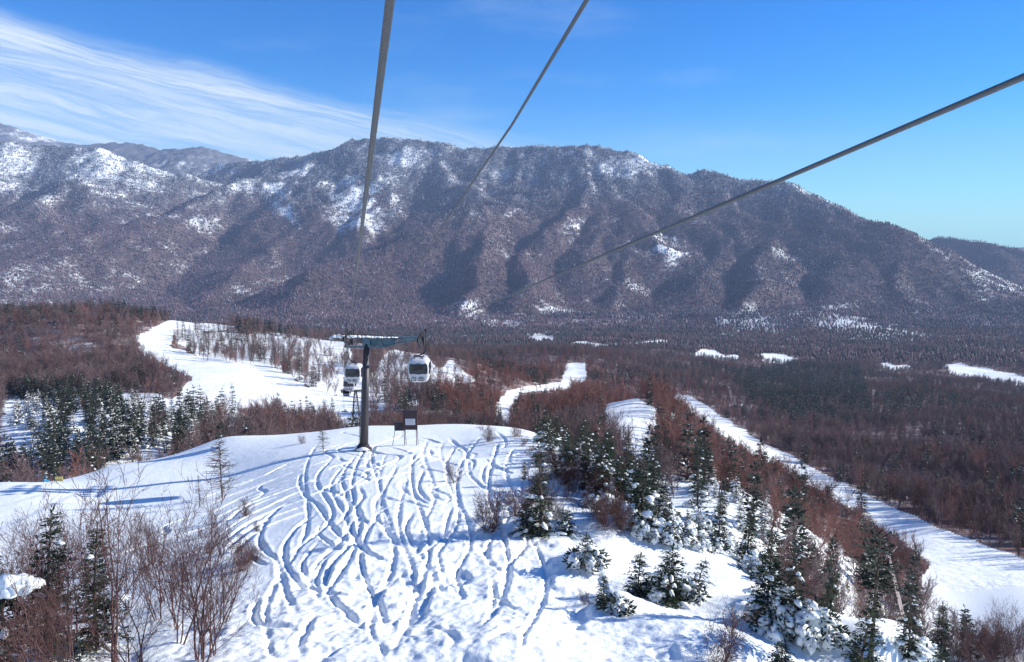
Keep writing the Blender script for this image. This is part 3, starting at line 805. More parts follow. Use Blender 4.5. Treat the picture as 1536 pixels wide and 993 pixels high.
def px_in(poly):
    xs = [q[0] for q in poly]; ys = [q[1] for q in poly]
    while True:
        x, y = random.uniform(min(xs), max(xs)), random.uniform(min(ys), max(ys))
        if in_poly(np.array([x]), np.array([y]), poly)[0]: return x, y
def scatter(n, poly, kinds, name, h0, h1, label, cat, group, y0=14., y1=2400., mind=0.0, sink=.1, Ymin=0, Ymax=1e9):
    got = []; tries = 0
    while len(got) < n and tries < n * 8:
        tries += 1
        x, y = px_in(poly); p = hit(x, y, y0, y1)
        if not Ymin < p.y < Ymax: continue
        if any((p.x - q.x) ** 2 + (p.y - q.y) ** 2 < mind * mind for q in got): continue
        got.append(p.copy()); p.z -= sink
        plant(random.choice(kinds), name, p, random.uniform(h0, h1), label, cat, group, tilt=(random.gauss(0, .04), random.gauss(0, .04)))
    return got
# bare birch thicket, bottom left
scatter(20, [(20, 985), (330, 985), (350, 940), (330, 900), (250, 880), (120, 880), (0, 900), (0, 985)], BIRCH, 'birch_tree', 3.0, 4.6, 'leafless many stemmed birch in the brown thicket at the foot of the groomed piste', 'birch', 'bare birches in the near left thicket', mind=.55)
scatter(6, [(100, 870), (330, 870), (340, 820), (250, 800), (100, 830)], BIRCH, 'birch_tree', 1.8, 3.0, 'leafless many stemmed birch in the brown thicket at the foot of the groomed piste', 'birch', 'bare birches in the near left thicket', mind=.8)
scatter(9, [(0, 1000), (0, 1060), (260, 1060), (300, 1000)], BIRCH, 'birch_tree', 2.8, 4.3, 'leafless many stemmed birch in the brown thicket at the foot of the groomed piste', 'birch', 'bare birches in the near left thicket', mind=.5)
put(BIRCH[1], 'birch_tree', 170, 1010, 735, 'crooked pale barked birch rising above the near left thicket', 'birch')
put(BIRCH[2], 'birch_tree', 300, 990, 745, 'straight thin birch at the thicket edge next to the ski tracks', 'birch')
scatter(8, [(250, 800), (360, 760), (400, 780), (380, 900), (330, 860)], SHRUB, 'shrub', .7, 1.5, 'thin leafless shrub between the birch thicket and the ski tracks', 'shrub', 'bare shrubs by the birch thicket', mind=.6)
# shrubs on the slope
for px, py, top, lab in ((735, 795, 715, 'leafless bush alone on the slope left of the tall slim fir'), (683, 722, 690, 'tiny twiggy bush in the middle of the upper ski tracks'), (735, 662, 632, 'bare bush on the skyline of the slope, right of the notice board'),
                         (775, 655, 625, 'bare bush at the crest near the dark firs'), (1075, 1000, 905, 'purple brown leafless bush on the near snow at the lower right'), (880, 905, 880, 'wisp of bare twigs beside the churned snow'), (455, 665, 650, 'wisp of twigs on the piste edge beside the small larch')):
    put(SHRUB[len(lab) % 3], 'shrub', px, py, top, lab, 'shrub')
scatter(36, [(770, 770), (830, 700), (900, 730), (960, 780), (940, 800), (860, 790), (800, 800)], SHRUB + BIRCH[:2], 'shrub', 1.0, 2.2, 'leafless brown shrub in the thicket around the knoll firs', 'shrub', 'bare shrubs among the knoll firs', mind=.45, Ymax=75)
scatter(10, [(780, 660), (870, 700), (930, 720), (850, 740), (800, 720)], SHRUB, 'shrub', .8, 1.6, 'thin bare shrub on the bright snow below the crest firs', 'shrub', 'bare shrubs on the upper knoll', mind=.8, Ymax=90)
# firs of the knoll and of the ridge behind it
G1 = scatter(46, [(800, 660), (850, 655), (900, 690), (960, 720), (1000, 770), (940, 770), (880, 740), (830, 690)], FIR, 'fir_tree', 1.8, 3.8, 'dark green fir in the crowded belt along the top right of the tracked slope', 'fir', 'firs along the crest of the knoll', mind=.9, Ymax=92, sink=.3)
G2 = scatter(44, [(985, 650), (1010, 625), (1050, 660), (1120, 720), (1180, 790), (1240, 850), (1180, 850), (1100, 800), (1040, 730), (995, 690)], MIDFIR[:1] + LOADED, 'fir_tree', 2.3, 4.4, 'snow flecked fir on the ridge beyond the knoll, above the reddish wood', 'fir', 'firs on the ridge beyond the knoll', mind=2.2, Ymin=55, sink=.4)
G2b = scatter(16, [(975, 700), (985, 655), (1010, 640), (1030, 690), (1010, 712)], MIDFIR, 'fir_tree', 6, 9, 'dark fir in the group just right of the short bright piste', 'fir', 'firs beside the short bright piste', mind=2.5, Ymin=100, sink=.4)
G2c = scatter(26, [(790, 645), (830, 620), (910, 640), (950, 690), (900, 690), (840, 660)], MIDFIR, 'fir_tree', 5, 8, 'dark fir in the hollow behind the crest, left of the short bright piste', 'fir', 'firs in the hollow behind the crest', mind=2.0, Ymin=96, sink=.4)
G3 = scatter(12, [(1170, 930), (1200, 850), (1270, 850), (1275, 900), (1250, 940)], FIR[1:] + LOADED, 'fir_tree', 1.6, 3.2, 'snowy fir on the steep drop around the flat crowned fir', 'fir', 'firs on the steep right drop', mind=1.2, Ymax=125, sink=.4)
# snow laden firs left of the groomed piste
G4 = scatter(95, [(0, 705), (60, 660), (0, 640), (40, 605), (120, 590), (180, 600), (260, 620), (330, 650), (260, 668), (180, 690), (100, 712), (0, 735)], LOADED, 'fir_tree', 5.0, 8.5, 'fir heavily flecked with snow in the dark wood behind the bright groomed piste', 'fir', 'snow laden firs behind the groomed piste', mind=2.6, y0=125, sink=.6)
scatter(12, [(385, 640), (440, 640), (500, 640), (500, 625), (420, 625)], MIDFIR, 'fir_tree', 6, 9, 'dark fir in the small group below the white meadow, behind the crest', 'fir', 'firs below the white meadow', mind=3, y0=110, Ymax=420)
_p = hit(350, 622, 130); plant(MIDFIR[0], 'fir_tree', _p, 11, 'tallest single fir rising against the white meadow on the left', 'fir')
_p = hit(748, 632, 110); plant(MIDFIR[0], 'fir_tree', _p, 9, 'single fir standing on the narrow winding piste', 'fir')
# larches and bare trees of the open left hill
scatter(85, [(255, 500), (350, 495), (430, 530), (470, 570), (400, 548), (300, 540)], LARCH, 'larch_tree', 9, 14, 'bare larch with a long blue shadow on the white left hill', 'larch', 'larches on the white left hill', mind=5, y0=150, Ymax=650)
scatter(22, [(1440, 985), (1560, 955), (1560, 1030), (1440, 1030)], BIRCH, 'birch_tree', 4.5, 7, 'leafless tree in the brown clump at the lower right corner, below the open piste', 'birch', 'bare trees in the lower right corner', mind=1.2, sink=.2)
scatter(5, [(1440, 960), (1500, 990), (1420, 1000)], FIR, 'fir_tree', 3, 5, 'fir in the clump at the lower right corner, below the open piste', 'fir', 'firs in the lower right corner', mind=1.5, sink=.2)

# bushes and young firs buried under rounded loads of snow
def snow_bush(px, py, w, h, label, group=None):
    p = hit(px, py); rg = np.random.default_rng(int(px * 7 + py))
    r = empty('snow_buried_bush', p, random.uniform(0, 6.28)); tag(r, label, 'snowy bush', group)
    it = []
    for k in range(int(12 + w * 9)):
        a = rg.uniform(0, 6.28); d = w * .5 * rg.random() ** .6; zz = h * (1 - (d / (w * .55)) ** 2) * rg.uniform(.35, .95)
        it.append(((math.cos(a) * d, math.sin(a) * d, zz), w * rg.uniform(.07, .17), w * rg.uniform(.06, .14), h * rg.uniform(.08, .17), a))
        it.append(((math.cos(a) * d, math.sin(a) * d, zz * .35), w * rg.uniform(.08, .16), w * rg.uniform(.08, .16), h * rg.uniform(.12, .24), a))
    link('snow_load', mesh_np('bush_snow', *blobs_np(rg, it), M_TSNOW, True), r)['kind'] = 'stuff'
    q = []
    for k in range(int(260 * w)):
        a = rg.uniform(0, 6.28); d = w * .56 * rg.random() ** .5; c = np.array([math.cos(a) * d, math.sin(a) * d, h * (1 - (d / (w * .62)) ** 2) * rg.uniform(.1, 1.0)])
        dd = np.array([math.cos(a) * .7, math.sin(a) * .7, rg.uniform(-.3, .6)]) + rg.normal(0, .3, 3); dd /= np.linalg.norm(dd)
        wv = np.cross(dd, rg.normal(0, 1, 3)); wv /= np.linalg.norm(wv); l = rg.uniform(.15, .32)
        q.append((c, c + dd * l * .5 + wv * l * .14, c + dd * l, c + dd * l * .5 - wv * l * .14))
    v = np.array(q).reshape(-1, 3); link('foliage', mesh_np('bush_needles', v, np.arange(len(v)).reshape(-1, 4), M_NEEDLE2), r)
for px, py, w, h, lab in ((880, 845, 1.5, .8, 'round snow covered hump with a few needles, behind the churned tracks'), (985, 895, 1.2, .75, 'snow buried bush left of the bushy mound fir'), (1035, 893, 1.0, .6, 'snow buried bush right of the bushy mound fir'),
                          (1165, 945, 1.5, 1.1, 'big lump of snow covered boughs under the wide boughed fir'), (1225, 955, 1.6, 1.2, 'pale lump of snow covered boughs left of the flat crowned fir trunk'), (1385, 992, 1.2, .9, 'snow buried bush between two firs at the far right of the knoll'),
                          (925, 915, .9, .5, 'low snow buried bush at the lower edge of the mound, beside the tiny fir')):
    snow_bush(px, py, w, h, lab)
for k, (px, py) in enumerate(((945, 785), (965, 800), (990, 806), (1012, 812), (1040, 815), (1062, 822), (1090, 828), (920, 770), (1000, 780), (1050, 790), (1105, 838), (890, 760), (1130, 862), (1150, 880))):
    snow_bush(px, py, random.uniform(1.2, 1.9), random.uniform(.8, 1.3), 'snow plastered bush in the row along the front of the knoll thicket', 'snow plastered bushes of the knoll thicket')
WOOD_N, VAL_N, MT_N = 60000, 30000, 330000
# ------------------------------------------------------------------ the woods: bare crowns and firs too many to count, each wood ONE object
def lod_bare(seed, H, wide, mt, mt2):
    rg = np.random.default_rng(seed)
    wood, twig = bare_segs(rg, H, stems=1, lean=.06, depth=2, kids=4, upward=.55, wide=wide, r0=.14, minr=.03, first=.3)
    v1, f1 = tubes_np(wood + twig, 3)
    return v1, f1
LB = [mesh_np('bare_tree', *lod_bare(101 + i, 9, .55 + .1 * i, 0, 0), M_TWIG) for i in range(3)]
LP = [mesh_np('bare_tree', *lod_bare(111 + i, 9, .5 + .1 * i, 0, 0), M_TWIGP) for i in range(3)]
def lod_fir(seed, snow):
    rg = np.random.default_rng(seed)
    (tv, tf), (qv, qf), sn = fir_data(rg, H=9, R=1.9, whorls=10, per=6, sprig=.9, snow=snow, sprig_n=.7)
    vs = [tv, qv]; fs = [tf, qf + len(tv)]
    me = bpy.data.meshes.new('fir'); n1 = len(tv) + len(qv)
    F_ = [tuple(f) for f in tf] + [tuple(f) for f in qf + len(tv)]
    mi = [0] * len(tf) + [1] * len(qf)
    V_ = [tuple(q) for q in tv] + [tuple(q) for q in qv]
    if sn is not None:
        V_ += [tuple(q) for q in sn[0]]; F_ += [tuple(f) for f in sn[1] + n1]; mi += [2] * len(sn[1])
    me.from_pydata(V_, [], F_); me.polygons.foreach_set('material_index', mi)
    for m in (M_TRUNK, M_NEEDLE2, M_TSNOW): me.materials.append(m)
    me.update(); return me
LF = [lod_fir(121, .15), lod_fir(122, .4)]

def wood_points(n, ya, yb, power=1.0):
    """random ground points, uniform over the visible land between two depths"""
    Y = np.sqrt(RNG.uniform(ya ** (2 * power), yb ** (2 * power), n)) ** (1 / power)
    X = RNG.uniform(-.80, .80, n) * Y
    Z = land(X, Y)
    px, py = project(X, Y, Z)
    ok = (px > -60) & (px < 1600) & (py < 1010)
    return X[ok], Y[ok], Z[ok], px[ok], py[ok]
def visible(X, Y, Z, h):
    """rough test that the top of a tree is not hidden by ground in front of it"""
    vis = np.ones(len(X), bool)
    for f in np.exp(np.linspace(math.log(.05), math.log(.985), 46)):
        yy = Y * f; xx = X * f
        m = vis & (yy > 14)
        vis[m] &= ground(xx[m], yy[m]) < (Z[m] + h) * f + .5
    return vis
def forest_gn(name, X, Y, Z, scale, protos, label_kind='stuff', shift=0.0):
    me = mesh_np(name, np.stack([X, Y, Z - .3], -1), np.zeros((0, 3), int), [])
    for nm, val in (('tree_scale', scale), ('tree_turn', RNG.uniform(0, 6.28, len(X))), ('tree_lean', RNG.normal(0, .05, len(X)))):
        a = me.attributes.new(nm, 'FLOAT', 'POINT'); a.data.foreach_set('value', val.astype(np.float32))
    o = link(name, me); tag(o, kind='stuff')
    ng = bpy.data.node_groups.new(name, 'GeometryNodeTree')
    ng.interface.new_socket('Geometry', in_out='INPUT', socket_type='NodeSocketGeometry'); ng.interface.new_socket('Geometry', in_out='OUTPUT', socket_type='NodeSocketGeometry')
    gi = ng.nodes.new('NodeGroupInput'); go = ng.nodes.new('NodeGroupOutput')
    iop = ng.nodes.new('GeometryNodeInstanceOnPoints'); gti = ng.nodes.new('GeometryNodeGeometryToInstance')
    for p in reversed(protos):
        oi = ng.nodes.new('GeometryNodeObjectInfo'); oi.transform_space = 'ORIGINAL'; oi.inputs['Object'].default_value = p; oi.inputs['As Instance'].default_value = True
        ng.links.new(oi.outputs['Geometry'], gti.inputs[0])
    def attr(nm):
        x = ng.nodes.new('GeometryNodeInputNamedAttribute'); x.data_type = 'FLOAT'; x.inputs['Name'].default_value = nm; return x.outputs[0]
    jn = ng.nodes.new('GeometryNodeJoinGeometry')
    for l in list(ng.links): ng.links.remove(l)
    for n_ in ng.nodes:
        if n_.bl_idname == 'GeometryNodeObjectInfo': ng.links.new(n_.outputs['Geometry'], jn.inputs[0])
    ng.nodes.remove(gti)
    cx = ng.nodes.new('ShaderNodeCombineXYZ'); ng.links.new(attr('tree_lean'), cx.inputs[0]); ng.links.new(attr('tree_turn'), cx.inputs[2])
    er = ng.nodes.new('FunctionNodeEulerToRotation'); ng.links.new(cx.outputs[0], er.inputs[0])
    ng.links.new(gi.outputs[0], iop.inputs['Points']); ng.links.new(jn.outputs[0], iop.inputs['Instance'])
    iop.inputs['Pick Instance'].default_value = True
    rv = ng.nodes.new('FunctionNodeRandomValue'); rv.data_type = 'INT'; rv.inputs[4].default_value = 0; rv.inputs[5].default_value = len(protos) - 1
    ng.links.new(rv.outputs[2], iop.inputs['Instance Index'])
    ng.links.new(er.outputs[0], iop.inputs['Rotation']); ng.links.new(attr('tree_scale'), iop.inputs['Scale'])
    ng.links.new(iop.outputs[0], go.inputs[0])
    md = o.modifiers.new('trees', 'NODES'); md.node_group = ng
    return o

X, Y, Z, px, py = [np.concatenate(q) for q in zip(wood_points(WOOD_N, 46, 1450, .8), wood_points(WOOD_N // 8, 46, 420))]
wm = wood_mask(X, Y, Z, 4.4)
low = np.clip(wood_mask(X, Y, Z, .8), 0, 1) * (wm < .1)
dens = np.clip(np.maximum(wm, low), 0, 1)
dens = dens * np.where(Y > 100, np.clip(.45 + 1.3 * vnoise(X / 45, Y / 60, 171) * (.6 + .8 * vnoise(X / 12, Y / 16, 172)), 0, 1), 1)
keep = RNG.random(len(X)) < dens
low = (low > .2)[keep]
X, Y, Z, px, py = X[keep], Y[keep], Z[keep], px[keep], py[keep]
v = visible(X, Y, Z, 11)
X, Y, Z, px, py, low = X[v], Y[v], Z[v], px[v], py[v], low[v]
# which of them are firs
conf = .05 + .5 * sstep(.58, .75, vnoise(X / 60, Y / 60, 131)) * (Y > 500)
conf = np.where(in_poly(px, py, [(1090, 560), (1180, 545), (1290, 555), (1310, 620), (1210, 640), (1120, 600)]) & (Y > 350), .8, conf)
conf = np.where(in_poly(px, py, [(0, 470), (280, 466), (280, 482), (0, 486)]), .5, conf)
conf = np.where(in_poly(px, py, [(0, 590), (330, 600), (330, 660), (150, 720), (0, 740)]), .75, conf)
conf = np.where(in_poly(px, py, [(980, 600), (1060, 640), (1240, 790), (1240, 880), (1100, 800), (990, 690)]) & (Y < 260), .14, conf)
isf = (RNG.random(len(X)) < conf) & ~low
crowd = in_poly(px, py, [(0, 590), (330, 600), (330, 680), (150, 740), (0, 760)]) & (Y < 230) & ~isf
drop = crowd & (RNG.random(len(X)) < .8)
X, Y, Z, px, py, low, isf = [q[~drop] for q in (X, Y, Z, px, py, low, isf)]
rust = RNG.random(len(X)) < np.where(in_poly(px, py, [(640, 570), (860, 545), (1000, 585), (1100, 640), (1300, 760), (1430, 860), (1300, 920), (1100, 790), (1000, 700), (900, 650), (680, 660)]), .88, .05 + .22 * sstep(.45, .7, vnoise(X / 80, Y / 110, 173)))
print('WOOD', len(X), isf.sum())
# the bare trees that show largest stand as objects of their own
bx = np.where(~isf)[0]; inv = bx[~low[bx] & (px[bx] > 0) & (px[bx] < 1536) & (py[bx] < 985)]
own = inv[np.argsort(Y[inv])][:150]
for i in own:
    o = link('bare_tree', (LB if rust[i] else LP)[int(i) % 3]); o.location = (X[i], Y[i], Z[i] - .3); s = random.uniform(.6, .95); s *= .75 if Y[i] < 110 else 1
    o.scale = (s, s, s); o.rotation_euler = (random.gauss(0, .05), random.gauss(0, .05), random.uniform(0, 6.28))
    a = px[i] < 560
    tag(o, ('leafless reddish tree' if rust[i] else 'leafless purplish grey tree') + (' in the wood right behind the crest and the groomed piste' if a else ' on the slope that falls away right of the knoll'), 'bare tree', ('reddish' if rust[i] else 'greyish') + (' bare trees behind the crest' if a else ' bare trees right of the knoll'))
protoB = []
rest = np.setdiff1d(bx, own)
pb = [o for o in SC.objects if o.name.startswith('bare_tree')]
for nm, meshes, sel in (('rust_wood', LB, rust[rest]), ('grey_wood', LP, ~rust[rest])):
    pr_ = [next(o for o in pb if o.data == m) for m in meshes]; k = rest[sel]
    forest_gn(nm, X[k], Y[k], Z[k], RNG.uniform(.55, 1.0, len(k)) * (.65 + .65 * vnoise(X[k] / 35, Y[k] / 45, 191)) * np.where(Y[k] < 130, .75, 1) * np.where(low[k], .33, 1), pr_)
fx = np.where(isf)[0]
fx = fx[Y[fx] > 45]
protoF = []
for k, i in enumerate(fx[np.argsort(Y[fx])][:2]):
    o = link('fir_tree', LF[k]); o.location = (X[i], Y[i], Z[i] - .3); o.scale = (.8,) * 3
    tag(o, ('dark' if k == 0 else 'snow dusted') + ' fir among the bare trees right below the rim of the knoll', 'fir'); protoF.append(o)
fr = fx[np.argsort(Y[fx])][2:]
forest_gn('fir_wood', X[fr], Y[fr], Z[fr], RNG.uniform(.6, 1.25, len(fr)), protoF)

# ---- far woods: many thousand crowns of a pixel or two, one mesh each
M_FARTREE, _nt, _b = mat('far_trees', (.1, .08, .08), .9, 0, .05)
_nt.links.new(nd(_nt, 'ShaderNodeAttribute', attribute_name='tint').outputs['Color'], _b.inputs['Base Color'])
def far_wood(name, X, Y, Z, h, r, col):
    n = len(X); an = RNG.uniform(0, 6.28, n)
    vs = np.empty((n, 5, 3)); base = np.stack([X, Y, Z], -1)
    vs[:, 0] = base + np.stack([RNG.normal(0, .4, n), RNG.normal(0, .4, n), h], -1)
    for k in range(3):
        a = an + 2 * PI * k / 3
        vs[:, 1 + k] = base + np.stack([np.cos(a) * r, np.sin(a) * r, h * RNG.uniform(.2, .5, n)], -1)
    vs[:, 4] = base - np.array([0, 0, 2.0])
    i = (np.arange(n) * 5)[:, None]
    f = np.concatenate([i + np.array([[0, 1 + k, 1 + (k + 1) % 3]]) for k in range(3)] + [i + np.array([[4, 1 + (k + 1) % 3, 1 + k]]) for k in range(3)])
    c = np.repeat(np.concatenate([col, np.ones((n, 1))], 1)[:, None, :], 5, 1).reshape(-1, 4)
    me = mesh_np(name, vs.reshape(-1, 3), f, M_FARTREE, False, {'tint': (c, 'FLOAT_COLOR')})
    return tag(link(name, me), kind='stuff')
X, Y, Z, px, py = wood_points(VAL_N, 1450, 2300)
keep = RNG.random(len(X)) < wood_mask(X, Y, Z); X, Y, Z = X[keep], Y[keep], Z[keep]
mixf = RNG.random(len(X))[:, None]; fir = (RNG.random(len(X)) < .25 + .4 * sstep(.5, .7, vnoise(X / 150, Y / 150, 141)))[:, None]
col = np.where(fir, np.array([[.03, .04, .04]]) * (1 + mixf), np.array([[.11, .074, .078]]) * (.6 + .9 * mixf))
far_wood('valley_wood', X, Y, Z, RNG.uniform(7, 13, len(X)), RNG.uniform(1.5, 3, len(X)), col)
X, Y, Z, px, py = wood_points(MT_N, 2300, 5300)
w_, hi = mountain_wood(X, Y, Z)
zx = (land(X + 12, Y) - land(X - 12, Y)) / 24; zy = (land(X, Y + 12) - land(X, Y - 12)) / 24
facing = (zx * X + zy * Y - Z) > -.06 * np.hypot(X, Y)
clump = .55 + .9 * vnoise(X / 28, Y / 28, 151)
keep = facing & (RNG.random(len(X)) < w_ * .9 * clump); X, Y, Z, hi = X[keep], Y[keep], Z[keep], hi[keep][:, None]
print('MTN', len(X))
mixf = RNG.random(len(X))[:, None]
fir = (RNG.random(len(X)) < .10 + .3 * hi[:, 0] + .35 * sstep(.0, .28, X / Y) + .3 * sstep(.55, .75, vnoise(X / 260, Y / 260, 161)))[:, None]
frost = (RNG.random(len(X)) < .03 + .58 * hi[:, 0])[:, None]
stand = .62 + .76 * vnoise(X / 70 + .3 * vnoise(X / 20, Y / 20, 7), Y / 110, 181)[:, None]
right = sstep(.02, .30, X / Y)[:, None]
col = np.where(fir, np.array([[.036, .048, .066]]) * (.8 + .7 * mixf), np.array([[.160, .108, .122]]) * (.72 + .55 * mixf)) * stand
col = np.where(frost, np.array([[.28, .32, .38]]) * (.7 + .6 * mixf), col)
far_wood('mountain_wood', X, Y, Z, RNG.uniform(6, 12, len(X)), RNG.uniform(1.5, 3.2, len(X)), col)
# ------------------------------------------------------------------ the lift: tower, ropes, cabins
M_STEEL, _nt, _b = mat('dark_painted_steel', (.055, .048, .055), .5, .3, .4)
_nt.links.new(mixc(_nt, mapr(_nt, noise(_nt, 3, 5), .4, .7), (.045, .042, .05), (.085, .07, .07)), _b.inputs['Base Color'])
M_TEAL, _, _ = mat('blue_grey_steel', (.10, .17, .21), .5, .2, .4)
M_RUBBER, _, _ = mat('black_rubber', (.03, .03, .034), .7)
M_ROPE, _nt, _b = mat('wire_rope', (.095, .10, .11), .5, .4, .4)
M_WHITE, _nt, _b = mat('white_cabin_paint', (.80, .80, .80), .35, 0, .5)
_nt.links.new(mixc(_nt, mapr(_nt, noise(_nt, 2, 4), .35, .75), (.66, .65, .66), (.50, .49, .51)), _b.inputs['Base Color'])
M_GLASS, _, _ = mat('dark_tinted_window', (.018, .016, .022), .08, 0, .6)
M_GREY, _, _ = mat('grey_metal', (.28, .28, .30), .5, .5)
M_DARK, _, _ = mat('dark_frame', (.035, .03, .035), .6)
M_BOARD, _, _ = mat('dark_brown_board', (.055, .035, .04), .6)
M_PAPER, _nt, _b = mat('weathered_notice', (.62, .62, .64), .7)
M_PRINT, _, _ = mat('grey_print', (.30, .30, .33), .8)
M_POST, _, _ = mat('weathered_post', (.20, .17, .155), .8)

TY = 66.0
tb = hit(545, 676); tt = P(550, 516, TY); tb = Vector((tb.x, TY, gz(tb.x, TY)))
tower = empty('lift_tower', tb); tag(tower, 'dark single pole lift tower with snow on its foot and crossarm', 'lift tower')
L = lambda p: Vector(p) - tb
MB().tube([L(tb) + Vector((0, 0, -.5)), L(tt)], [.40, .235], 20).build('pole', M_STEEL, tower)
fl = MB().tube([(0, 0, -.3), (0, 0, .18), (0, 0, .2), (0, 0, .62)], [.82, .76, .7, .42], 16)
for k in range(10):
    a = 2 * PI * k / 10; fl.tube([(.62 * math.cos(a), .62 * math.sin(a), .2), (.62 * math.cos(a), .62 * math.sin(a), .36)], .035, 6)
base = fl.build('foot_flange', M_STEEL, tower)
_v, _f = blobs_np(np.random.default_rng(3), [((.05, -.5, .3), .55, .22, .16, 0), ((-.5, 0, .3), .3, .4, .14, 0), ((.45, .3, .3), .35, .35, .13, 0)])
link('snow_cap', mesh_np('foot_snow', _v, _f, M_TSNOW, True), base)
# ladder up the pole
ld = MB(); top = L(tt)
for sx in (-.18, .18): ld.tube([(sx - .28, .36, .6), (top.x + sx - .1, .30, top.z)], .022, 6)
for k in range(30):
    f = k / 30; c = Vector((-.28, .36, .6)).lerp(Vector((top.x - .1, .30, top.z)), f); ld.tube([c + Vector((-.18, 0, 0)), c + Vector((.18, 0, 0))], .014, 5)
ld.build('ladder', M_STEEL, tower)
aL, aR = L(P(508, 506, TY)), L(P(633, 508, TY))
zA = (aL.z + aR.z) / 2; yA = top.y
arm = MB()
xa, xb = aL.x + .25, aR.x - .3
arm.box(((xa + xb) / 2, yA, zA + .02), (xb - xa, .26, .16))
arm.box((top.x - .1, yA, zA - .78), (3.6, .26, .14)); arm.box((top.x, yA, zA - .36), (.62, .4, .72))
for k in range(8):
    x_ = xa + .35 + k * (xb - xa - .9) / 7.0; lo = max(-1.7, min(1.6, x_ - top.x)) + top.x
    arm.tube([(lo, yA, zA - .75), (x_ + (.32 if k % 2 else -.32), yA, zA + .0)], .05, 6)
arm.tube([(xa + .1, yA, zA - .02), (top.x - 1.7, yA, zA - .78)], .06, 6); arm.tube([(xb - .1, yA, zA - .02), (top.x + 1.6, yA, zA - .78)], .06, 6)
arm.box((top.x + 1.9, yA + .1, zA - .38), (1.2, .12, .55)); arm.box((top.x + .75, yA + .12, zA - .38), (.9, .1, .5))
armo = arm.build('crossarm', M_TEAL, tower)
# walkway with railing over the arm, snow lying on it
cw = MB(); x0, x1 = aL.x - .4, aR.x - 1.6
cw.box(((x0 + x1) / 2, yA - .75, zA + .12), (x1 - x0, .6, .05))
for k in range(8):
    x = x0 + (x1 - x0) * k / 7; cw.tube([(x, yA - 1.03, zA + .12), (x, yA - 1.03, zA + .42)], .02, 5)
cw.tube([(x0, yA - 1.03, zA + .42), (x1, yA - 1.03, zA + .42)], .022, 5)
cwo = cw.build('walkway', M_STEEL, tower)
_v, _f = blobs_np(np.random.default_rng(4), [((x0 + .35 * i + .2, yA - .72, zA + .19), .42, .26, .13 * (1.5 - i * .09 if i < 9 else .6), 0) for i in range(12)] + [((x1 - .3 * i - .6, yA - .72, zA + .17), .3, .2, .05, 0) for i in range(8)])
link('snow_cap', mesh_np('walkway_snow', _v, _f, M_TSNOW, True), cwo)
# sheave trains under both ropes
ropeL0, ropeR0 = L(P(523.5, 497, TY)), L(P(631, 499, TY))
def lathe_wheel(c, r, w):
    m = MB(); prof = [(-w, r * .55), (-w, r), (-w * .4, r), (0, r * .86), (w * .4, r), (w, r), (w, r * .55)]
    vs = []; n = 18
    for dx, rr in prof:
        for k in range(n): vs.append((c[0] + dx, c[1] + rr * math.cos(2 * PI * k / n), c[2] + rr * math.sin(2 * PI * k / n)))
    fs = [(i * n + k, i * n + (k + 1) % n, (i + 1) * n + (k + 1) % n, (i + 1) * n + k) for i in range(len(prof) - 1) for k in range(n)]
    fs += [tuple(range(n)), tuple(range(len(prof) * n - 1, len(prof) * n - n - 1, -1))]
    return m.add(vs, fs, False)
for rp in (ropeL0, ropeR0):
    bm = MB(); bm.box((rp.x + .14, yA, zA - .36), (.1, 4.4, .22)); bm.box((rp.x + .2, yA, zA - .2), (.24, .5, .7))
    for s in (-1, 1): bm.box((rp.x + .14, yA + s * 1.6, zA - .30), (.14, 1.5, .12))
    fr_ = bm.build('sheave_frame', M_STEEL, tower)
    for k in range(6):
        lathe_wheel((rp.x, yA - 2 + .8 * k, rp.z - .27 - .015 * abs(k - 2.5) ** 2), .24, .06).build('sheave', M_RUBBER, fr_)

# ---- wire ropes (twisted strands in the mesh)
def rope(name, pts, r, label, strands=6, lay=.42):
    pts = [Vector(p) for p in pts]; m = MB(); out = []
    for a, b in zip(pts[:-1], pts[1:]):
        Ls = (b - a).length; s = 0
        while s < Ls:
            out.append(a + (b - a) * (s / Ls)); d = max(2.0, out[-1].length); s += .02 * (1 + max(0, d - 2.5) * .18)
    out.append(pts[-1]); n = 18; vs, fs = [], []; run = 0
    for i, p in enumerate(out):
        t = (out[min(i + 1, len(out) - 1)] - out[max(i - 1, 0)]).normalized(); u = t.cross(Vector((0, 0, 1))).normalized(); b = t.cross(u)
        if i: run += (p - out[i - 1]).length
        for k in range(n):
            a = 2 * PI * k / n; rr = r * (.86 + .14 * abs(math.cos(strands * .5 * (a - 2 * PI * run / lay))))
            vs.append(p + (u * math.cos(a) + b * math.sin(a)) * rr)
    for i in range(len(out) - 1):
        for k in range(n): fs.append((i * n + k, i * n + (k + 1) % n, (i + 1) * n + (k + 1) % n, (i + 1) * n + k))
    m.add(vs, fs, False)
    return tag(m.build(name, M_ROPE), label, 'wire rope')
RL = P(523.5, 497, TY); RR = P(631, 499, TY)
t2 = Vector((0, 0, 0)); T2Y = 270.0
RL2, RR2 = P(514, 584, T2Y), P(546, 584, T2Y)
A1 = P(585, 0, 4.9); A1b = A1 + (A1 - RL) * .06
rope('haul_rope', [A1b, RL, RL2, P(519, 641, 360)], .031, 'thick twisted steel rope coming down steeply to the left end of the tower arm')
B1 = P(1536, 115, 6.6); B1b = B1 + (B1 - RR) * .05
rope('haul_rope', [B1b, RR, RR2, P(545, 641, 360)], .030, 'dark steel rope slanting in from the right over the mountain to the cabin and tower')
C = [P(884, -6, 8.2), P(880, 0, 8.4), P(768, 187, 15), P(656, 350, 33), P(604, 440, 50), P(590, 503, TY)]
rope('signal_cable', C, .0245, 'thin dark cable falling from the top of the sky to the middle of the tower', 5, .5)

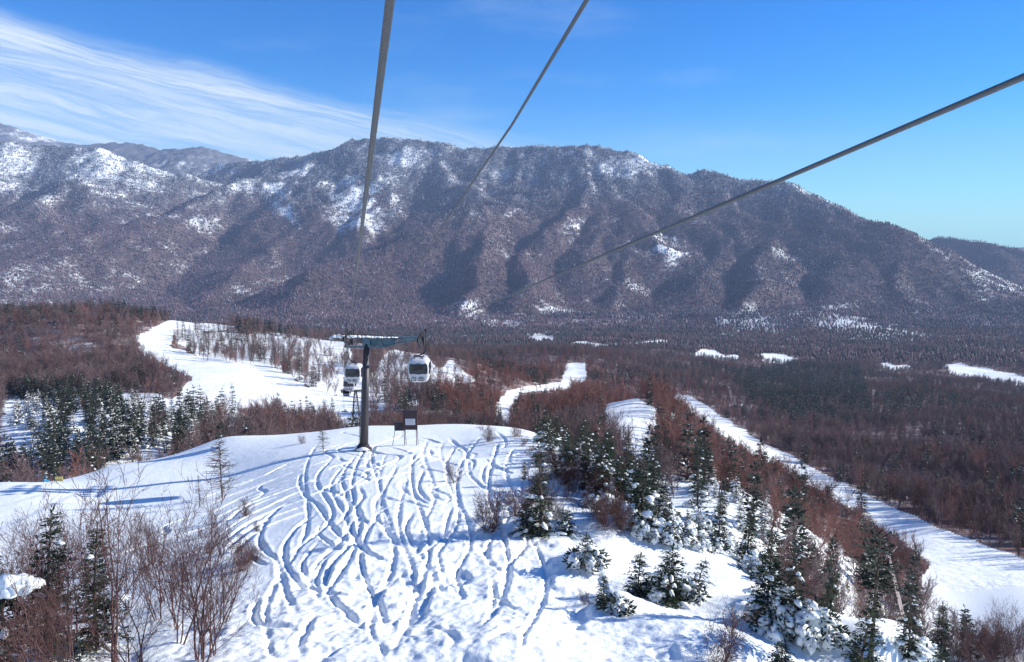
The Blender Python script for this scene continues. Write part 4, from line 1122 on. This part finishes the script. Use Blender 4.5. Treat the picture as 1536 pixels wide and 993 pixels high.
# ---- cabins
def cabin_S(th, h):
    """body surface: th around (0 = front, -y), h 0..1 up"""
    prof = [(0, .30), (.03, .66), (.12, .80), (.35, .93), (.55, .985), (.75, .95), (.9, .84), (.965, .70), (1, .45)]
    for (a, wa), (b, wb) in zip(prof[:-1], prof[1:]):
        if a <= h <= b:
            t = (h - a) / (b - a); w_ = wa + (wb - wa) * (t * t * (3 - 2 * t)); break
    e = .42
    c, s = math.cos(th), math.sin(th)
    x = .95 * w_ * math.copysign(abs(s) ** e, s); y = -1.0 * w_ * math.copysign(abs(c) ** e, c)
    return Vector((x, y, h * 2.05))
def body_mesh():
    n, m = 40, 26; vs, fs = [], []
    for j in range(m + 1):
        h = (j / m)
        for k in range(n): vs.append(cabin_S(2 * PI * k / n, h))
    for j in range(m):
        for k in range(n): fs.append((j * n + k, j * n + (k + 1) % n, (j + 1) * n + (k + 1) % n, (j + 1) * n + k))
    fs += [tuple(range(n - 1, -1, -1)), tuple(range(m * n, m * n + n))]
    return MB().add(vs, fs, True).mesh('cabin_body', M_WHITE)
def pane_mesh(th0, dth, h0, h1, off, mt, nm):
    vs, fs = [], []; n, m = 36, 7
    hm, hd = (h0 + h1) / 2, (h1 - h0) / 2
    for j in range(m + 1):
        r = j / m
        for k in range(n):
            a = 2 * PI * k / n; e = .38
            cx, sy = math.copysign(abs(math.cos(a)) ** e, math.cos(a)) * r, math.copysign(abs(math.sin(a)) ** e, math.sin(a)) * r
            th = th0 + dth * cx; h = hm + hd * sy
            p = cabin_S(th, h); q = cabin_S(th + .02, h) - p; g = cabin_S(th, min(1, h + .01)) - p
            nr = q.cross(g).normalized()
            vs.append(p + nr * off)
    for j in range(m):
        for k in range(n): fs.append((j * n + k, j * n + (k + 1) % n, (j + 1) * n + (k + 1) % n, (j + 1) * n + k))
    return MB().add(vs, fs, True).mesh(nm, mt)
CB = body_mesh()
PANES = [('window', pane_mesh(t0, .66, .40, .80, .014, M_GLASS, 'pane')) for t0 in (0, PI)] + [('window', pane_mesh(t0, .60, .36, .82, .014, M_GLASS, 'side_pane')) for t0 in (PI / 2, -PI / 2)]
SILL = [pane_mesh(t0, .74, .365, .835, .006, M_GREY, 'gasket') for t0 in (0, PI)]
rk = MB()
for sx in (-.40, .22):
    rk.box((sx, -.98, .50), (.40, .10, .035)); rk.box((sx, -.96, .26), (.40, .14, .035))
    for q in (-.18, .18): rk.box((sx + q, -.97, .38), (.03, .08, .26))
RACK = rk.mesh('ski_rack', M_DARK)
rf = MB()
for sx in (-.34, .34): rf.tube([(sx, -.55, 2.0), (sx, -.4, 2.14), (sx, .4, 2.14), (sx, .55, 2.0)], .035, 8)
rf.tube([(-.4, 0, 2.14), (.4, 0, 2.14)], .045, 8); ROOF = rf.mesh('roof_frame', M_DARK)
def hanger_mesh(side):
    m = MB(); s = side
    m.tube([(-s * .50, 0, 2.16), (-.1 * s, 0, 2.2), (s * .32, 0, 2.36), (s * .54, 0, 2.62), (s * .58, 0, 3.0), (s * .58, 0, 4.26)], [.05, .055, .06, .06, .05, .045], 10)
    return m.mesh('hanger', M_DARK)
gr = MB(); gr.box((0, 0, .02), (.16, .5, .14)); gr.box((0, 0, -.1), (.1, .2, .2))
for sy in (-.2, .2): gr.tube([(-.12, sy, .06), (.12, sy, .06)], .06, 8)
GRIP = gr.mesh('grip', M_DARK)
HG = {1: hanger_mesh(1), -1: hanger_mesh(-1)}
def cabin(pt, side, label):
    """a cabin hung so that its grip holds the rope at pt"""
    r = empty('gondola_cabin', pt - Vector((side * .58, 0, 4.32)) * .96, 0, .96); tag(r, label, 'gondola', 'gondola cabins on the lift ropes')
    link('body', CB, r)
    for i, (nm, me) in enumerate(PANES):
        if i < 2:
            g = link('window_gasket', SILL[i], r); link('pane', me, g)
        else: link('window', me, r)
    link('ski_rack', RACK, r); link('roof_frame', ROOF, r)
    h = link('hanger', HG[side], r); g = link('grip', GRIP, h); g.location = (side * .58, 0, 4.30)
    return r
def on(a, b, Y): return a + (b - a) * ((Y - a.y) / (b.y - a.y))
cabin(on(B1, RR, 61.0), 1, 'white gondola cabin with a dark window hanging right of the tower')
cabin(on(RL, RL2, 77.0), -1, 'white gondola cabin just left of the tower pole, largest on its rope')
cabin(on(RL, RL2, 112.0), -1, 'smaller cabin seen right below the one left of the tower pole')
cabin(on(RL, RL2, 165.0), -1, 'third cabin down the left rope, at the arm of the far lattice tower')
RL3, RR3 = P(519, 641, 360), P(545, 641, 360)
cabin(on(RL2, RL3, 300.0), -1, 'tiny lowest cabin on the left rope, just above the snow crest')

# ---- the next tower down the line: a lattice mast
b2 = Vector((P(533.5, 600, T2Y).x, T2Y, 0)); b2.z = gz(b2.x, T2Y) - 2
mast = empty('lattice_tower', b2); tag(mast, 'far A shaped lattice lift tower on the white piste beyond the crest', 'lift tower')
hM = P(533.5, 586, T2Y).z - b2.z
cor = []
for sx in (-1, 1):
    for sy in (-1, 1):
        lg = MB().tube([(sx * 1.75, sy * 1.6, 0), (sx * .35, sy * .35, hM)], [.17, .12], 6); lg.build('leg', M_STEEL, mast)
br = MB()
def cp(sx, sy, f): return Vector((sx * (1.75 - 1.4 * f), sy * (1.6 - 1.25 * f), hM * f))
for k in range(6):
    f0, f1 = k / 6, (k + 1) / 6
    for a, b in (((-1, -1), (1, -1)), ((1, -1), (1, 1)), ((1, 1), (-1, 1)), ((-1, 1), (-1, -1))):
        br.tube([cp(*a, f0), cp(*b, f1)], .06, 5); br.tube([cp(*b, f0), cp(*a, f1)], .06, 5); br.tube([cp(*a, f1), cp(*b, f1)], .06, 5)
br.build('bracing', M_STEEL, mast)
xl, xr = RL2.x - b2.x, RR2.x - b2.x
ca = MB(); ca.box(((xl + xr) / 2, 0, hM - .1), (xr - xl + 1.4, .45, .45)); ca.box(((xl + xr) / 2, -.3, hM + .4), (xr - xl + 2, .6, .08)); ca.build('crossarm', M_STEEL, mast)
for x in (xl, xr):
    s_ = MB().box((x, 0, hM - .15), (.35, 3.6, .5)); s_.build('sheave_train', M_STEEL, mast)

# ---- notice board on posts
sb = hit(616, 668); bz = P(616, 668, sb.y).z; k_ = sb.y / F
board = empty('notice_board', sb); tag(board, 'dark notice board on thin posts with a pale sheet, by the tower', 'notice board')
wB, hB = 22 * k_ * 1.0, 29 * k_; z0 = 25 * k_
MB().box((0, 0, z0 + hB / 2), (wB, .16, hB)).build('panel', M_BOARD, board)
hd = MB().box((0, -.01, z0 + hB + .035), (wB + .14, .34, .09)); hd.build('roof_cap', M_DARK, board)
MB().box((.02, -.10, z0 + hB * .44), (wB * .68, .03, hB * .34)).build('notice_sheet', M_PAPER, board)
sh = [c for c in board.children if c.name.startswith('notice_sheet')][0]
pr = MB()
for k in range(6): pr.box((.02 - .04 * (k % 2), -.117, z0 + hB * .56 - k * hB * .045), (wB * (.56 - .06 * (k % 3)), .004, .022))
pr.build('print_rows', M_PRINT, sh)
for sx in (-1, 1):
    MB().tube([(sx * wB * .42, .02, -.5), (sx * wB * .42, .02, z0 + .05)], .04, 8).build('post', M_POST, board)
    MB().tube([(sx * wB * .42 + .1, .5, -.5), (sx * wB * .42 + .06, .12, z0 + .05)], .03, 8).build('post', M_POST, board)
bx_ = P(599, 640, sb.y + .2) - sb
sd_ = MB().box((bx_.x, .3, bx_.z), (15 * k_, .4, 12 * k_)); sd_.box((bx_.x, .3, bx_.z + 6.5 * k_), (16 * k_, .46, .05)); sd_.build('side_box', M_DARK, board)
p1 = P(594, 636, sb.y) - sb; p0 = P(588, 668, sb.y) - sb
MB().tube([p0 + Vector((0, 0, -.3)), p1 + Vector((0, .1, 0))], .03, 8).build('brace_post', M_POST, board)

# ---- skier dropping over the edge of the piste, and the yellow sign
M_JACKET, _, _ = mat('blue_ski_jacket', (.03, .26, .42), .7); M_PANTS, _, _ = mat('dark_ski_trousers', (.03, .035, .05), .8); M_SKIN, _, _ = mat('skin', (.55, .36, .28), .6); M_HELM, _, _ = mat('dark_helmet', (.05, .16, .2), .4)
us = ray(63, 718)[0]; Yk = np.arange(45, 110, .1); gk = ground(us * Yk, Yk); ic = int(np.argmax(gk / Yk))   # the brow of the piste on this sight line
yk = next((y for y, g in zip(Yk[ic:], gk[ic:]) if gk[ic] / Yk[ic] * y - g > 1.02), Yk[ic] + 3)
fx_ = us * yk; fig = empty('skier', (fx_, yk, gz(fx_, yk))); fig.rotation_euler = (0, 0, 2.0)
tag(fig, 'person in a blue ski jacket crouching on skis at the piste edge', 'person')
def skin_body(name, joints, edges, mt, parent):
    me = bpy.data.meshes.new(name); me.from_pydata([j[:3] for j in joints], edges, [])
    o = link(name, me, parent); me.materials.append(mt)
    sm = o.modifiers.new('skin', 'SKIN')
    for i, j in enumerate(joints):
        sv = me.skin_vertices[0].data[i]; sv.radius = (j[3], j[3]); sv.use_root = (i == 0)
    ss = o.modifiers.new('round', 'SUBSURF'); ss.levels = ss.render_levels = 2
    return o
J = [(0, 0, .72, .16), (0, -.10, .95, .16), (0, -.22, 1.2, .17), (0, -.27, 1.33, .07), (0, -.31, 1.45, .10), (0, -.33, 1.54, .09),
     (-.2, -.22, 1.25, .08), (-.36, -.34, 1.02, .06), (-.34, -.58, .98, .05), (.2, -.22, 1.25, .08), (.36, -.34, 1.02, .06), (.34, -.58, .98, .05),
     (-.14, -.02, .66, .12), (-.2, -.32, .46, .09), (-.19, -.12, .08, .07), (-.19, -.28, .06, .06), (.14, -.02, .66, .12), (.2, -.32, .46, .09), (.19, -.12, .08, .07), (.19, -.28, .06, .06)]
E = [(0, 1), (1, 2), (2, 3), (3, 4), (4, 5), (2, 6), (6, 7), (7, 8), (2, 9), (9, 10), (10, 11), (0, 12), (12, 13), (13, 14), (14, 15), (0, 16), (16, 17), (17, 18), (18, 19)]
skin_body('body', J, E, M_PANTS, fig)
JJ = [(a, b, c, r + .025) for a, b, c, r in [J[i] for i in (1, 2, 3, 6, 7, 8, 9, 10, 11)]]
skin_body('jacket', JJ, [(0, 1), (1, 2), (1, 3), (3, 4), (4, 5), (1, 6), (6, 7), (7, 8)], M_JACKET, fig)
_v, _f = ico_np(); link('helmet', mesh_np('helmet', _v * [.135, .15, .13] + [0, -.325, 1.53], _f, M_HELM, True), fig)
link('face', mesh_np('face', _v * [.09, .07, .09] + [0, -.42, 1.47], _f, M_SKIN, True), fig)
for sx in (-.19, .19): MB().box((sx, -.15, .02), (.09, 1.7, .03)).tube([(sx, -1.0, .02), (sx, -1.12, .08)], [.045, .02], 6).build('ski', M_HELM, fig)
M_YEL, _, _ = mat('yellow_sign_face', (.62, .52, .16), .6); M_YEL2, _, _ = mat('mustard_band', (.42, .36, .16), .6)
ys = hit(89, 724); sg = empty('piste_sign', ys); tag(sg, 'small yellow sign in two tiers at the edge of the groomed piste', 'sign')
MB().box((0, 0, .42), (.66, .04, .24)).build('panel', M_YEL, sg); MB().box((0, .002, .20), (.66, .04, .13)).build('lower_panel', M_YEL2, sg)
for sx in (-.28, .28): MB().tube([(sx, .06, -.3), (sx, .06, .6)], .025, 6).build('post', M_POST, sg)
SUN_E, SKY_S, SKY_AIR, SKY_DUST, SKY_OZ, SKY_SAT, SKY_VAL = 5.0, .11, 1.0, 0.0, 4.0, 1.35, 1.0
SKY_TINT = (.35, .78, 1.0, 1)
CLOUD = (5.4, 5.9, 5.8); HAZE = 6.0e-5; EXPO = .74
# ------------------------------------------------------------------ camera, sun, sky, air
cam = bpy.data.cameras.new('camera'); co = bpy.data.objects.new('camera', cam); COL.objects.link(co)
cam.sensor_width = 36; cam.lens = 36 * F / 1536; cam.clip_start = .05; cam.clip_end = 40000
co.rotation_euler = (PI / 2 - PITCH, 0, 0)
SC.camera = co
AZ, EL = math.radians(80), math.radians(24)            # the sun: to the right of the view, low
sd = Vector((math.sin(AZ) * math.cos(EL), math.cos(AZ) * math.cos(EL), math.sin(EL)))
sun = bpy.data.lights.new('sun', 'SUN'); so = bpy.data.objects.new('sun', sun); COL.objects.link(so)
sun.energy = SUN_E; sun.angle = math.radians(.53); sun.color = (1, .95, .85)
so.rotation_euler = sd.to_track_quat('Z', 'Y').to_euler()
w = bpy.data.worlds.new('World'); SC.world = w; w.use_nodes = True
nt = w.node_tree; bg = nt.nodes['Background']
sky = nd(nt, 'ShaderNodeTexSky', sky_type='NISHITA', sun_disc=False)
sky.sun_elevation = EL; sky.sun_rotation = AZ; sky.altitude = 1700; sky.air_density = SKY_AIR; sky.dust_density = SKY_DUST; sky.ozone_density = SKY_OZ
hs = nd(nt, 'ShaderNodeHueSaturation'); hs.inputs['Saturation'].default_value = SKY_SAT; hs.inputs['Value'].default_value = SKY_VAL
nt.links.new(sky.outputs[0], hs.inputs['Color'])
tn = nd(nt, 'ShaderNodeMix', data_type='RGBA', blend_type='MULTIPLY'); tn.inputs[0].default_value = 1; nt.links.new(hs.outputs[0], tn.inputs[6]); tn.inputs[7].default_value = SKY_TINT
# cirrus: streaks along a band that comes down from the upper left, in sky directions
tc = nd(nt, 'ShaderNodeTexCoord').outputs['Generated']
sep = nd(nt, 'ShaderNodeSeparateXYZ'); nt.links.new(tc, sep.inputs[0])
az = mth(nt, 'MULTIPLY', mth(nt, 'ARCTAN2', sep.outputs[0], sep.outputs[1]), 57.2958)
el = mth(nt, 'MULTIPLY', mth(nt, 'ARCSINE', sep.outputs[2]), 57.2958)
r = mth(nt, 'ADD', el, mth(nt, 'MULTIPLY', az, .20))       # distance above a line that falls to the right
def comb(a, b, c=0.0):
    x = nd(nt, 'ShaderNodeCombineXYZ')
    for i, q in enumerate((a, b, c)):
        if isinstance(q, (int, float)): x.inputs[i].default_value = q
        else: nt.links.new(q, x.inputs[i])
    return x.outputs[0]
wob = mth(nt, 'MULTIPLY', mth(nt, 'SUBTRACT', noise(nt, 1, 3, comb(mth(nt, 'MULTIPLY', az, .09), mth(nt, 'MULTIPLY', r, .35))), .5), 2.2)
rw = mth(nt, 'ADD', r, wob)
st1 = noise(nt, 1, 6, comb(mth(nt, 'MULTIPLY', az, .045), mth(nt, 'MULTIPLY', rw, .55), 3.7), .62)
st2 = noise(nt, 1, 7, comb(mth(nt, 'MULTIPLY', az, .14), mth(nt, 'MULTIPLY', rw, 1.9), 9.2), .7)
band = mapr(nt, rw, 6.6, 4.2)                                # upper edge
tip = mapr(nt, az, 8, -5)                                  # thins to a point at the right
band = mth(nt, 'MULTIPLY', band, tip)
core = mapr(nt, mth(nt, 'ABSOLUTE', mth(nt, 'SUBTRACT', rw, 4.6)), 1.7, .1)
core = mth(nt, 'MULTIPLY', core, tip)
dens = mth(nt, 'ADD', mth(nt, 'MULTIPLY', st1, .65), mth(nt, 'MULTIPLY', st2, .35))
fine = noise(nt, 1, 8, comb(mth(nt, 'MULTIPLY', az, .16), mth(nt, 'MULTIPLY', rw, 4.2), 2.2), .75)
dens = mth(nt, 'ADD', mth(nt, 'MULTIPLY', dens, .8), mth(nt, 'MULTIPLY', fine, .2))
veil = mth(nt, 'MULTIPLY', mapr(nt, dens, .38, .62), band)
cl = mth(nt, 'ADD', mth(nt, 'MULTIPLY', veil, .72), mth(nt, 'MULTIPLY', mth(nt, 'MULTIPLY', core, mapr(nt, fine, .3, .62, .35, 1)), .45), clamp=True)
wisp = mth(nt, 'MULTIPLY', mapr(nt, noise(nt, 1, 6, comb(mth(nt, 'MULTIPLY', az, .05), mth(nt, 'MULTIPLY', el, .22), 1.3), .6), .50, .85), .26)
cl = mth(nt, 'MAXIMUM', cl, mth(nt, 'MULTIPLY', wisp, mapr(nt, el, 26, 8)))
fib = noise(nt, 1, 8, comb(mth(nt, 'MULTIPLY', az, .07), mth(nt, 'MULTIPLY', rw, 1.1), 5.1), .72)
low_veil = mth(nt, 'MULTIPLY', mapr(nt, rw, 6.0, 3.0), mth(nt, 'MULTIPLY', mapr(nt, az, 4, -18), mapr(nt, fib, .34, .64, .22, .82)))
cl = mth(nt, 'MULTIPLY', mth(nt, 'MAXIMUM', cl, low_veil), .9)
hzn = mth(nt, 'MULTIPLY', mapr(nt, el, 9, -2), .5)
out = mixc(nt, cl, mixc(nt, hzn, tn.outputs[2], (3.0, 4.7, 5.6)), CLOUD)
nt.links.new(out, bg.inputs['Color']); bg.inputs['Strength'].default_value = SKY_S
if HAZE > 0:
    hb = MB().box((0, 4400, 200), (20400, 9300, 1300)).build('haze', None)
    hb.data.materials.clear()
    hm = bpy.data.materials.new('valley_haze'); hm.use_nodes = True; hn = hm.node_tree
    hn.nodes.remove(hn.nodes['Principled BSDF'])
    pv = nd(hn, 'ShaderNodeVolumePrincipled'); pv.inputs['Color'].default_value = (.50, .66, 1.0, 1); pv.inputs['Density'].default_value = HAZE; pv.inputs['Anisotropy'].default_value = 0.0
    hn.links.new(pv.outputs[0], hn.nodes['Material Output'].inputs['Volume'])
    hb.data.materials.append(hm); tag(hb, kind='stuff')
SC.render.engine = 'CYCLES'
SC.cycles.use_denoising = True
SC.cycles.max_bounces = 6; SC.cycles.diffuse_bounces = 3; SC.cycles.glossy_bounces = 2; SC.cycles.transmission_bounces = 4; SC.cycles.volume_bounces = 0; SC.cycles.transparent_max_bounces = 8
SC.view_settings.view_transform = 'Standard'; SC.view_settings.look = 'None'; SC.view_settings.exposure = EXPO; SC.view_settings.gamma = 1
SC.view_settings.use_curve_mapping = False
